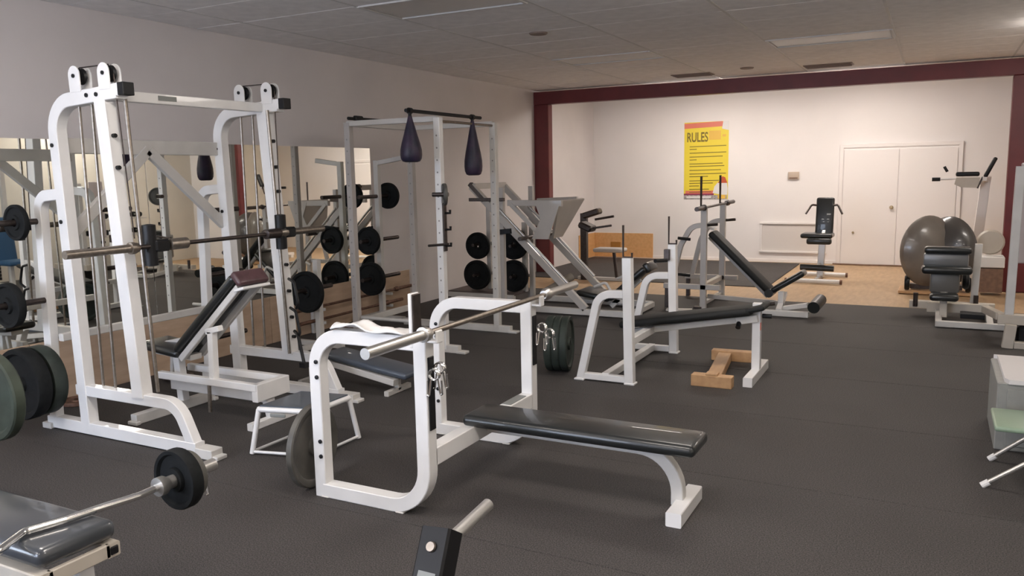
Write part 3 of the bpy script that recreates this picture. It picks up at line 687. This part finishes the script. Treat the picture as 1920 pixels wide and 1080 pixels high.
M().tube([(-4.26, LN-.20, .89), (-4.26, LF+.2, .89)], .024).obj('plate_horn', BARD, lp)
M().box((-3.78, LF-.1, .98), (.18, .20, .08), (0, .4, 0), .02).tube([(-3.72, LF-.14, .96), (-3.45, LF-.14, 1.0)], .013).obj('handle', BARD, lp)
# seat
m = M(); pad(m, (-3.10, 8.95, .36), (.58, .44, .07), (0, -.72, 0), .03); m.obj('back_pad', VINYL, lp)
m = M(); pad(m, (-2.88, 8.95, .55), (.08, .30, .12), (0, -.5, 0), .03); m.obj('head_pad', VINYL, lp)
m = M(); pad(m, (-3.52, 8.95, .20), (.42, .42, .07), (0, .15, 0), .03); m.obj('seat_pad', VINYL, lp)
M().sq([(-3.35, 8.95, .06), (-3.0, 8.95, .40)], .06, .06, (0, 1, 0)).sq([(-3.75, 8.95, .16), (-3.2, 8.95, .12)], .05, .06, (0, 1, 0)).obj('seat_frame', WHITED, lp)
m = M(); m.tube([(-4.02, LN-.10, .25), (-3.78, LN+.22, .42)], .045, seg=14); m.obj('foot_roller', SHADEG, lp, 'tan foam roller')
for y in (LN+.02, LF-.02): M().tube([(-3.42, y, .34), (-3.28, y, .40), (-3.22, y, .30)], .016, r=.04).obj('side_handle', WHITED, lp)

# small seated machine beyond the leg press
sx = thing('seated_curl_machine', 'dark seated machine with grey arm pad beyond the leg press', 'exercise machine', (-4.3, 11.6, 0))
M().sq([(-4.75, 11.5, .0), (-4.75, 11.5, 1.02)], .10, .08, (0, 1, 0)).obj('column', BARD, sx)
M().box((-4.62, 11.5, 1.02), (.28, .18, .09), (0, -.3, 0), .02).tube([(-4.55, 11.45, .93), (-4.25, 11.45, .98)], .018).obj('arm', BARD, sx)
m = M(); pad(m, (-4.33, 11.5, .47), (.46, .28, .06), bev=.025); m.obj('seat_pad', GREYP, sx)
M().sq([(-4.22, 11.5, .02), (-4.27, 11.5, .45)], .04, .05, (0, 1, 0)).obj('seat_post', BARD, sx)
M().sq([(-4.85, 11.5, .025), (-4.0, 11.5, .025)], .05, .06, (0, 1, 0)).sq([(-4.0, 11.3, .025), (-4.0, 11.75, .025)], .05, .06, (1, 0, 0)).obj('base', WHITED, sx)

# ================================================================ 8 WHITE BENCH 2 (low flat/decline with J posts)
B2N, B2F = 5.86, 7.06
b2 = thing('white_press_bench', 'white press bench with sloping black pad and tall hook rods in mid room', 'bench', (-1.9, 6.45, 0))
for y in (B2N, B2F):
    M().sq([(-2.045, y, .0), (-2.065, y, .99)], .072, .07, (0, 1, 0)).obj('upright', WHITE, b2)
    M().sq([(-2.46, y, .0), (-2.30, y, .70), (-2.05, y, .71)], .06, .06, (0, 1, 0), [0, .13, 0], n=10).obj('rear_brace', WHITE, b2)
    M().sq([(-2.47, y, .036), (-2.05, y, .036)], .05, .054, (0, 1, 0)).obj('base_rail', WHITE, b2)
    M().tube([(-2.10, y, 1.24), (-2.10, y, .995), (-2.03, y, .995), (-2.03, y, 1.03)], .009, seg=8).obj('bar_hook', BARD, b2)
    for x in (-2.46, -2.04): M().box((x, y, .008), (.085, .085, .016)).obj('foot_cap', WHITE, b2)
for z in (.97, ): M().box((-2.10, B2F-.05, .90), (.05, .04, .10)).obj('hook_plate', BARD, b2)
for z, l in ((.86, .0), (.32, .05)):
    M().tube([(-2.08, B2F-.14, z), (-2.13, B2F-.30, z+.01)], .018).obj('spotter_grip', BLACKP, b2)
M().sq([(-2.25, B2N, .04), (-2.25, B2F, .04)], .06, .06, (1, 0, 0)).obj('cross_rail', WHITE, b2)
M().sq([(-2.06, B2N, .33), (-2.06, B2F, .33)], .06, .06, (1, 0, 0)).obj('mid_cross_rail', WHITE, b2)
M().sq([(-2.22, 6.45, .30), (-1.22, 6.45, .48)], .05, .05, (0, 1, 0)).obj('spine', WHITED, b2)
m = M(); pad(m, (-1.76, 6.45, .46), (1.10, .30, .065), (0, -.165, 0), .028); m.obj('bench_pad', VINYLM, b2)
m = M(); pad(m, (-1.20, 6.45, .565), (.16, .30, .04), (0, -.25, 0), .018); m.obj('head_rest', VINYLM, b2)
M().sq([(-1.20, 6.45, .05), (-1.20, 6.45, .60)], .065, .065, (0, 1, 0)).obj('front_post', WHITE, b2)
M().sq([(-1.20, 6.12, .035), (-1.20, 6.80, .035)], .075, .07, (1, 0, 0)).obj('front_foot', WHITE, b2)
M().box((-1.27, 6.45, .47), (.17, .12, .06), (0, -.2, 0)).obj('pad_bracket', WHITED, b2)
M().tube([(-1.16, 6.45, .50), (-1.09, 6.45, .50)], .018).obj('adjust_knob', BLACKP, b2)
M().tube([(-1.33, 6.40, .44), (-1.33, 6.36, .41)], .02).obj('adjust_knob', BLACKP, b2)
M().box((-1.168, 6.43, .42), (.004, .03, .06), bev=0).obj('decal', SALMON, b2)
for k, (dx, m_) in enumerate(((0, IRONG), (.062, IRONG), (.124, IRONG))):
    plate((-2.80+dx, 6.05+dx*.25, .232), .23, .062, ['dark green bumper plate, outermost of three leaning left of the white press bench', 'dark green bumper plate, middle of three left of the white press bench', 'dark plate, nearest the white press bench of the three'][k], (1, .25, 0), m_)

# wooden block stand
wb = thing('wood_block', 'rough H shaped wooden block on the floor under the white press bench', 'wood block', (-1.5, 6.4, 0))
M().box((-1.45, 6.05, .045), (.31, .09, .09), (0, 0, .0), .004).obj('timber', LUMBER, wb); M().box((-1.50, 6.50, .04), (.11, .82, .075), (0, 0, .12), .004).obj('timber', LUMBER, wb)
M().box((-1.50, 6.96, .045), (.34, .09, .09), (0, 0, .05), .004).obj('timber', LUMBER, wb)
M().box((-1.45, 6.05, .098), (.09, .085, .018), (0, 0, .05), .003).obj('wood_pad', LUMBER, wb)

# ================================================================ 9 GREY INCLINE BENCH
B3N, B3F = 9.5, 10.45
b3 = thing('incline_bench', 'grey incline press bench with long black back pad and leg roller', 'bench', (-2.0, 10, 0))
for y in (B3N, B3F):
    M().sq([(-2.40, y, .0), (-2.40, y, 1.20)], .07, .06, (0, 1, 0)).obj('upright', GREYP, b3)
    M().sq([(-2.80, y, .25), (-2.68, y, .75), (-2.55, y, .98), (-2.40, y, 1.0)], .06, .05, (0, 1, 0), [0, .3, .15, 0], n=8).obj('rear_brace', GREYP, b3)
    M().sq([(-2.88, y, .26), (-2.20, y, .26)], .06, .06, (0, 1, 0)).obj('mid_rail', GREYP, b3)
    M().sq([(-2.84, y, .0), (-2.84, y, .25)], .05, .05, (0, 1, 0)).obj('rear_leg', BARD, b3)
    M().tube([(-2.44, y, 1.57), (-2.44, y, 1.22), (-2.38, y, 1.20)], .014, seg=8).obj('hook_rod', BARD, b3)
    M().tube([(-2.36, y, 1.0), (-2.24, y, 1.01)], .018, seg=8).obj('hook', BARD, b3)
    M().box((-2.46, y, .012), (.10, .08, .024)).obj('foot_cap', BARD, b3)
M().sq([(-2.42, B3N, .26), (-2.42, B3F, .26)], .06, .06, (1, 0, 0)).obj('cross_rail', GREYP, b3)
M().sq([(-2.42, B3N, .05), (-2.42, B3F, .05)], .04, .05, (1, 0, 0)).obj('base_cross_rail', WHITED, b3)
for z in (.40, .83): M().tube([(-2.55, B3N-.05, z), (-2.68, B3N-.12, z+.02)], .018).obj('grip', BLACKP, b3)
YM3 = 9.72
a0, a1 = Vector((-2.36, YM3, .90)), Vector((-1.66, YM3, .22)); dd = (a1-a0); an = math.atan2(dd.z, dd.x)
m = M(); pad(m, (a0+a1)/2, (dd.length, .28, .075), (0, -an, 0), .03); m.obj('back_pad', VINYLM, b3)
M().sq([a0+Vector((-.03, 0, -.06)), a1+Vector((-.03, 0, -.07))], .04, .05, (0, 1, 0)).obj('back_frame', GREYP, b3)
M().box(a0+Vector((.0, 0, .05)), (.09, .14, .03), (0, .4, 0)).obj('top_cap', WHITE, b3)
a2, a3 = Vector((-1.62, YM3, .24)), Vector((-1.30, YM3, .45)); dd = a3-a2; an = math.atan2(dd.z, dd.x)
m = M(); pad(m, (a2+a3)/2, (dd.length+.04, .26, .07), (0, -an, 0), .03); m.obj('seat_pad', VINYL, b3)
m = M(); m.tube([(-1.66, YM3-.14, .21), (-1.66, YM3+.14, .21)], .05, seg=16); m.obj('pivot_roll', VINYL, b3)
M().sq([(-1.52, 9.15, .02), (-1.52, 9.15, .02+.001)], .01, .01, (0, 1, 0)).obj('bolt', BARD, b3)
M().sq([(-1.50, 9.45, .05), (-1.50, 9.45, .26)], .06, .06, (0, 1, 0)).sq([(-1.75, 9.30, .035), (-1.18, 9.30, .035)], .06, .08, (0, 1, 0)).sq([(-1.50, 9.30, .06), (-1.50, 9.70, .20)], .05, .06, (1, 0, 0)).obj('front_leg', WHITE, b3)
M().sq([(-1.48, 9.42, .07), (-1.20, 9.38, .13)], .05, .06, (0, 1, 0)).obj('roller_arm', WHITE, b3)
M().tube([(-1.75, 9.36, .10), (-1.55, 9.36, .13)], .02).obj('roller_arm', BARD, b3)
m = M(); m.tube([(-1.12, 9.22, .13), (-1.09, 9.56, .17)], .065, seg=18); m.obj('foam_roller', VINYL, b3)
M().sq([(-2.4, YM3, .12), (-1.5, YM3, .08)], .05, .05, (0, 1, 0)).obj('spine', GREYP, b3)
barbell((-2.40, 9.15, 1.20), (-2.36, 10.85, 1.22), 'bare dark barbell across the hooks of the grey incline bench', sl=.30, rs=.026, m=BARD)

# white/grey item on floor beyond bench
o = M().box((-2.62, 9.25, .012), (.30, .12, .02), (0, 0, .2), .004).obj('foot_board', WHITED); tag(o, 'small pale flat board on the floor under the grey incline bench', 'board')

# ================================================================ 10 BLACK SEAT MACHINE on tan floor
cx, cyy = -1.48, 12.55
ch = thing('utility_bench', 'black upright seat bench on white feet before the double door', 'bench', (cx, cyy, 0))
m = M(); pad(m, (cx+.05, cyy+.18, .93), (.25, .07, .55), (-.15, 0, .0), .03); m.obj('back_pad', VINYL, ch)
m = M(); pad(m, (cx-.02, cyy-.02, .66), (.44, .34, .07), (0, 0, 0), .03); m.obj('seat_pad', VINYL, ch)
m = M(); pad(m, (cx+.02, cyy-.16, .585), (.34, .12, .09), (0, 0, 0), .03); m.obj('seat_front', VINYL, ch)
M().sq([(cx+.03, cyy, .05), (cx+.05, cyy, .60)], .09, .07, (0, 1, 0)).sq([(cx+.05, cyy, .58), (cx+.05, cyy+.22, .80)], .05, .05, (1, 0, 0)).obj('pedestal', SILVER, ch)
m = M(); m.tube([(cx-.22, cyy-.22, .21), (cx+.24, cyy-.22, .20)], .045, seg=14); m.obj('foot_roller', VINYL, ch)
M().sq([(cx+.02, cyy-.2, .20), (cx+.02, cyy, .24)], .05, .05, (1, 0, 0)).obj('roller_bracket', SILVER, ch)
for s_ in (-1, 1):
    M().tube([(cx+.05+s_*.12, cyy+.16, 1.09), (cx+.05+s_*.18, cyy+.12, 1.10), (cx+.05+s_*.25, cyy+.04, .97)], .015, r=.05, seg=8).obj('shoulder_handle', BARD, ch)
for y, x0, x1 in ((cyy+.38, cx-.30, cx+.36), (cyy-.45, cx-.38, cx+.36)):
    M().tube([(x0, y, .04), (x1, y, .04)], .032, seg=12).obj('foot', PAPER, ch)
    for x in (x0, x1): M().tube([(x-.015, y, .04), (x+.015, y, .04)], .035, seg=12).obj('foot_cap', RUST, ch)
M().sq([(cx+.03, cyy-.45, .05), (cx+.03, cyy+.38, .05)], .06, .05, (1, 0, 0)).obj('base_spine', GREYP, ch)

# ================================================================ 11 ROUND HOUSING MACHINE
bk = thing('fan_machine', 'smoked grey exercise machine with two tall rounded fan housings', 'exercise machine', (.06, 11.7, 0))
for x, y, rz, rr, m_, t_ in ((-.05, 11.62, .42, .455, SMOKE, .22), (.19, 11.72, -.42, .44, mat('dark_smoked_plastic', (.07, .065, .062), .28, coat=.4), .22)):
    ax = (math.sin(rz)*1, math.cos(rz), 0)
    m = M().lathe([(.001, -t_*.9), (rr*.35, -t_*.85), (rr*.7, -t_*.62), (rr*.93, -t_*.3), (rr, 0), (rr*.97, t_*.25), (rr*.6, t_*.4), (.001, t_*.42)], (x, y, .555), (math.sin(-rz), math.cos(rz), 0), 40)
    for v in m.bm.verts: v.co.x = x+(v.co.x-x)*.76
    m.obj('fan_housing', m_, bk)
M().box((.06, 11.75, .025), (.86, .5, .04), bev=.006).obj('base_board', LUMBER, bk)
for x in (-.27, .42): M().lathe([(.02, -.03), (.085, -.03), (.095, -.015), (.095, .015), (.085, .03), (.02, .03)], (x, 11.55, .145), (1, 0, 0), 20).obj('transport_wheel', BLACKP, bk)
M().box((.06, 11.7, .09), (.60, .12, .06)).obj('axle_frame', BARD, bk)

# ================================================================ 12 PADDED AB MACHINE nearer
am = thing('ab_machine', 'machine with stacked black pads and grey shrouds before the fan housings', 'exercise machine', (.15, 9.7, 0))
m = M(); pad(m, (.145, 9.55, .765), (.44, .16, .07), (0, 0, 0), .028); m.obj('upper_pad', VINYL, am)
M().box((.13, 9.60, .66), (.42, .14, .13), bev=.02, seg=2).obj('shroud', mat('silver_grey_shroud', (.20, .20, .20), .35, .3), am)
m = M(); pad(m, (.14, 9.53, .56), (.47, .22, .085), (0, 0, .04), .035); m.obj('lower_pad', VINYL, am)
M().box((.13, 9.62, .42), (.28, .20, .22), bev=.03, seg=2).obj('shroud', mat('grey_shroud', (.13, .125, .115), .4), am)
m = M(); pad(m, (.13, 9.45, .285), (.27, .22, .075), bev=.035); m.obj('seat_pad', VINYL, am)
M().sq([(.13, 9.5, .06), (.13, 9.55, .32)], .07, .07, (1, 0, 0)).obj('seat_post', BEIGE, am)
M().sq([(-.20, 9.95, .12), (.62, 9.95, .12)], .08, .10, (0, 1, 0)).obj('rear_beam', BEIGE, am)
for x in (-.14, .44): M().tube([(x, 9.90, .10), (x, 9.90, .25)], .025, seg=10).obj('rod', BARD, am)
M().sq([(-.02, 9.75, .12), (.55, 9.62, .15)], .05, .10, (0, 0, 1)).obj('mid_beam', BEIGE, am)
M().sq([(.07, 9.22, .04), (.70, 9.22, .04)], .06, .06, (0, 1, 0)).obj('front_foot', WHITED, am)
for x in (.09, .55): M().sq([(x, 9.25, .03), (x, 9.95, .11)], .06, .06, (1, 0, 0)).obj('side_rail', WHITED, am)
M().box((.40, 9.55, .09), (.22, .2, .05)).obj('foot_pad', BLACKP, am)
M().sq([(.42, 9.95, .12), (.44, 9.95, .80)], .07, .07, (0, 1, 0)).obj('mast', WHITED, am)
m = M(); m.lathe([(.001, -.04), (.08, -.03), (.10, 0), (.08, .03), (.001, .04)], (.33, 9.8, .42), (1, 0, 0), 18); m.obj('pulley_cover', BLACKP, am)

# ================================================================ 13 KNEE RAISE TOWER
vk = thing('knee_raise_tower', 'white knee raise tower with black arm pads in the far right corner', 'exercise machine', (.5, 12.6, 0))
M().sq([(.50, 12.75, .03), (.60, 12.75, 1.48)], .12, .06, (0, 1, 0)).obj('mast', DOORP, vk)
M().sq([(.10, 12.75, .03), (.78, 12.75, .03)], .06, .07, (0, 1, 0)).sq([(.50, 12.2, .03), (.50, 13.2, .03)], .06, .07, (1, 0, 0)).obj('base', DOORP, vk)
m = M(); pad(m, (.37, 12.5, 1.515), (.28, .12, .06), bev=.022); m.obj('arm_pad', BLACKP, vk)
M().prism([(.24, 1.47), (.52, 1.47), (.50, 1.33), (.30, 1.34), (.22, 1.38)], 'y', 12.47, 12.53).obj('arm_bracket', BEIGE, vk)
M().tube([(.24, 12.5, 1.455), (.05, 12.5, 1.45)], .014).obj('arm_bar', PAPER, vk)
M().tube([(.05, 12.5, 1.45), (-.05, 12.5, 1.45)], .026, seg=12).obj('grip', BLACKP, vk)
M().tube([(.09, 12.5, 1.62), (.13, 12.5, 1.55)], .018, seg=10).obj('grip', BLACKP, vk)
m = M(); pad(m, (.63, 12.5, 1.60), (.05, .10, .28), (0, .42, 0), .02); m.obj('side_pad', BLACKP, vk)
M().box((.52, 12.5, 1.40), (.02, .08, .16), (0, .35, 0)).obj('pad_edge', BARD, vk)
M().sq([(.60, 12.75, 1.42), (.57, 12.45, 1.45)], .05, .05, (0, 0, 1)).obj('arm_mount', DOORP, vk)
# items behind, against partition
cb = thing('storage_box', 'brown cardboard box under a white lid near the right red column', 'box', (.67, 11.86, 0))
M().box((.67, 11.86, .19), (.26, .3, .30)).obj('carton', BOXBR, cb); M().box((.66, 11.86, .42), (.30, .3, .14), bev=.01).obj('lid', PAPER, cb)
o = M(); o.lathe([(.001, -.04), (.14, -.035), (.16, 0), (.14, .035), (.001, .04)], (.65, 11.88, .66), (0, 1, 0), 24); o = o.obj('round_seat', BEIGE); tag(o, 'pale round seat pad standing on the white box lid by the red column', 'seat')

# ================================================================ 14 CABLE STATION at right edge
cs = thing('cable_station', 'off-white machine post and base at the right edge of the photo', 'exercise machine', (.8, 8.5, 0))
M().sq([(.645, 8.5, .24), (.66, 8.5, 1.62)], .07, .07, (0, 1, 0)).obj('post', WHITED, cs)
M().box((.86, 8.95, 1.18), (.32, .04, .94), bev=.01).obj('panel', mat('pinkish_panel', (.50, .43, .42), .5), cs)
M().sq([(.86, 8.97, .05), (.86, 8.97, .75)], .06, .05, (0, 1, 0)).obj('panel_post', BEIGE, cs)
M().sq([(.56, 8.5, .245), (1.4, 8.5, .245)], .09, .10, (0, 1, 0)).obj('upper_beam', BEIGE, cs)
M().sq([(.64, 8.4, .0), (.66, 8.4, .21)], .09, .08, (0, 1, 0)).obj('leg', BEIGE, cs)
M().sq([(.69, 8.4, .03), (1.4, 8.4, .03)], .06, .08, (0, 1, 0)).obj('lower_beam', BEIGE, cs)
M().box((.95, 8.55, .11), (.48, .2, .16), bev=.02).obj('weight_block', BLACKP, cs)
M().sq([(.58, 8.55, .26), (.50, 9.3, .20)], .07, .07, (0, 0, 1)).obj('link_beam', BEIGE, cs)

# ================================================================ 15 CABINET + CHAIR
cbx = thing('low_cabinet', 'low grey cabinet with a pale top panel at the right edge', 'cabinet', (.8, 5.6, 0))
M().box((.80, 5.64, .20), (.86, .68, .40), bev=.006).obj('body', CABG, cbx)
m = M().prism([(.385, 5.97), (.405, 5.97), (.405, 5.33), (.425, 5.28), (1.24, 5.28), (1.24, 5.98), (.385, 5.98)], 'z', .40, .425); m.obj('top_panel', CABW, cbx, 'pale laminate top')
M().box((.81, 5.295, .2), (.78, .012, .34)).obj('door', CABG, cbx)
gc = thing('green_chair', 'pale green plastic chair with splayed metal legs at the right edge', 'chair', (.65, 4.85, 0))
m = M(); pad(m, (.62, 4.93, .285), (.58, .38, .03), bev=.013); m.obj('seat', GREENC, gc)
for pts in ([(.29, 4.64, .012), (.62, 4.66, .262)], [(.345, 5.09, .012), (.62, 5.06, .262)], [(.98, 4.64, .012), (.75, 4.68, .262)], [(.98, 5.09, .012), (.75, 5.04, .262)]):
    l = M().tube(pts, .012, seg=10).obj('leg', SILVER, gc)
    p = Vector(pts[0]); q = (Vector(pts[1])-p).normalized(); M().tube([p-q*.01, p+q*.03], .017, seg=10).obj('foot_tip', PAPER, l)
M().box((.90, 4.86, .50), (.03, .42, .30), (0, .15, 0), .012, 2).obj('backrest', GREENC, gc); M().tube([(.86, 4.68, .28), (.90, 4.68, .5)], .011).tube([(.86, 5.04, .28), (.90, 5.04, .5)], .011).obj('back_frame', SILVER, gc)

# ================================================================ 16 FOREGROUND CURL BENCH + EZ BAR
fc = thing('foreground_bench', 'black padded bench end in the bottom left corner', 'bench', (-3.0, 1.57, 0))
m = M(); pad(m, (-3.05, 1.57, .465), (1.20, .28, .07), (0, 0, 0), .028); m.obj('bench_pad', mat('glossy_black_vinyl', (.05, .055, .062), .28, coat=.6), fc)
for y in (1.44, 1.68):
    M().sq([(-3.5, y, .40), (-2.44, y, .40)], .05, .05, (0, 1, 0)).obj('side_rail', BEIGE, fc)
    M().box((-2.436, y, .40), (.008, .03, .03)).obj('tube_end', BLACKP, fc)
M().box((-2.45, 1.56, .40), (.02, .22, .05)).obj('end_bar', BEIGE, fc)
for x in (-2.5, -3.5):
    M().sq([(x, 1.60, .02), (x, 1.60, .39)], .055, .055, (0, 1, 0)).obj('leg', WHITE, fc)
for x in (-2.5, -3.5): M().sq([(x, 1.35, .025), (x, 1.80, .025)], .05, .05, (1, 0, 0)).obj('foot', WHITE, fc)
ez = thing('curl_bar', 'silver zigzag curl bar lying across the bench in the bottom left corner', 'barbell', (-2.55, 1.5, .52))
zb = .517
pts = [(-2.55, .45, zb), (-2.55, .70, zb), (-2.50, .85, zb), (-2.58, 1.02, zb), (-2.56, 1.20, zb), (-2.53, 1.35, zb), (-2.60, 1.48, zb), (-2.565, 1.60, zb), (-2.55, 1.69, zb), (-2.515, 1.85, zb), (-2.52, 2.0, zb)]
M().tube(pts, .0135, r=.04, seg=12, n=4).obj('shaft', CHROME, ez)
M().tube([(-2.52, 1.97, zb), (-2.52, 2.20, zb)], .025, seg=16).obj('sleeve', SILVER, ez)
M().lathe([(.012, -.03), (.036, -.028), (.036, 0), (.024, .02)], (-2.52, 1.96, zb), (0, 1, 0), 18).obj('collar', SILVER, ez)
M().tube([(-2.55, .50, zb), (-2.55, .27, zb)], .025, seg=16).obj('sleeve', SILVER, ez)
plate((-2.52, 2.03, zb), .118, .05, 'black iron plate on the end of the curl bar', (0.05, 1, 0))
plate((-2.52, 2.075, zb), .095, .035, 'grey plate behind the black one on the curl bar', (0.05, 1, 0), IRONO)
clip((-2.52, 2.12, zb), 'chrome spring clip on the end of the curl bar')

# ================================================================ 17 BLACK STAND with chrome peg
bs = thing('peg_stand', 'black steel stand with bare chrome peg at the bottom centre', 'stand', (-1.05, 1.4, 0))
p_t, p_b = Vector((-1.085, 1.66, .745)), Vector((-1.02, 1.20, .04))
dv = (p_b-p_t).normalized(); nrm = Vector((0, 1, 0))
M().sq([p_t, p_b], .075, .085, (1, 0, 0), ch=.006).obj('post', BLACKP, bs)
M().sq([(-1.02, 1.0, .03), (-1.02, 1.5, .03)], .06, .06, (1, 0, 0)).sq([(-1.3, 1.2, .03), (-.74, 1.2, .03)], .06, .06, (0, 1, 0)).obj('base', BLACKP, bs)
M().tube([p_t+Vector((.025, .02, -.02)), p_t+Vector((.035, .18, .005))], .017, seg=18).obj('peg', SILVER, bs)
fdir = (p_b-p_t).normalized(); fn = Vector((1, 0, 0)).cross(fdir); fn = fn if fn.y < 0 else -fn
for d_, sz, m_, n_ in ((.05, .03, BARM, 'bolt'),):
    M().lathe([(.001, .006), (.012, .006), (.014, 0), (.001, -.002)], p_t+fdir*d_+fn*.04, fn, 14).obj(n_, m_, bs)
q = fn.to_track_quat('Z', 'Y').to_euler()
M().box(p_t+fdir*.135+fn*.038, (.05, .05, .003), tuple(q), 0).obj('sticker', LABELG, bs, 'grey striped sticker')

# ================================================================ 18 RIGHT-HAND SIDE OF THE ROOM (made up for the mirror to reflect, blue pads aside)
mg = thing('added_cable_tower', 'grey cable tower added by the right wall for the mirror to reflect', 'exercise machine', (1.7, 7.6, 0))  # unseen tower added to fill the reflection
for y in (7.2, 7.9): M().sq([(1.7, y, 0), (1.7, y, 2.1)], .07, .07, (0, 1, 0)).obj('post', WHITED, mg)
M().sq([(1.7, 7.2, 2.1), (1.7, 7.9, 2.1)], .07, .07, (1, 0, 0)).sq([(1.2, 7.55, .04), (1.9, 7.55, .04)], .07, .07, (0, 1, 0)).obj('frame', WHITED, mg)
for k in range(10): M().box((1.72, 7.55, .12+k*.055), (.12, .34, .05)).obj('weight_slab', BLACKP, mg)
m = M(); pad(m, (1.25, 7.55, .75), (.10, .34, .75), (0, .1, 0), .03); m.obj('back_pad', BLUE, mg, 'blue back pad')
m = M(); pad(m, (1.05, 7.55, .42), (.40, .34, .08), bev=.03); m.obj('seat_pad', BLUE, mg, 'blue seat pad'); M().sq([(1.1, 7.55, .04), (1.1, 7.55, .4)], .06, .06, (0, 1, 0)).obj('seat_post', WHITED, mg)
dp = M().box((XR-.02, 5.9, 1.05), (.03, 3.4, 2.1), bev=.005).obj('added_wall_panel', OLIVE); tag(dp, 'dark olive-grey panel added on the right wall for the mirror to reflect', 'panel')  # made-up dark panel, gives the mirror a dark area to reflect
rp2 = thing('added_dumbbell_rack', 'dark dumbbell rack added at the right wall for the mirror to reflect', 'rack', (1.8, 9.8, 0))  # rack and its dumbbells invented as reflection content
for y in (9.1, 10.5): M().sq([(1.8, y, 0), (1.9, y, 1.0)], .06, .06, (0, 1, 0)).obj('side_post', WHITED, rp2)
for z in (.35, .65, .95): M().box((1.78, 9.8, z), (.22, 1.5, .03)).obj('shelf', WHITED, rp2)
dref = None; n_ = 0
for z in (.35, .65, .95):
    for k in range(6):
        y = 9.2+k*.24
        d = thing('dumbbell', 'added black dumbbell on the %s shelf of the right wall rack, %s from the near end' % ({.35: 'bottom', .65: 'middle', .95: 'top'}[z], ('first', 'second', 'third', 'fourth', 'fifth', 'sixth')[k]), 'dumbbell', (1.78, y, z+.07), 'added dumbbells on the right wall rack')
        if dref is None:
            a = M().tube([(1.68, y, z+.07), (1.88, y, z+.07)], .015, seg=8).obj('handle', SILVER, d); b = M().lathe([(.02, -.03), (.05, -.03), (.05, .03), (.02, .03)], (1.70, y, z+.07), (1, 0, 0), 10).obj('head', IRON, d)
            c_ = M().lathe([(.02, -.03), (.05, -.03), (.05, .03), (.02, .03)], (1.86, y, z+.07), (1, 0, 0), 10).obj('head', IRON, d); dref = (a, b, c_)
        else:
            for s_ in dref:
                e = s_.copy(); COL.objects.link(e); e.parent = d
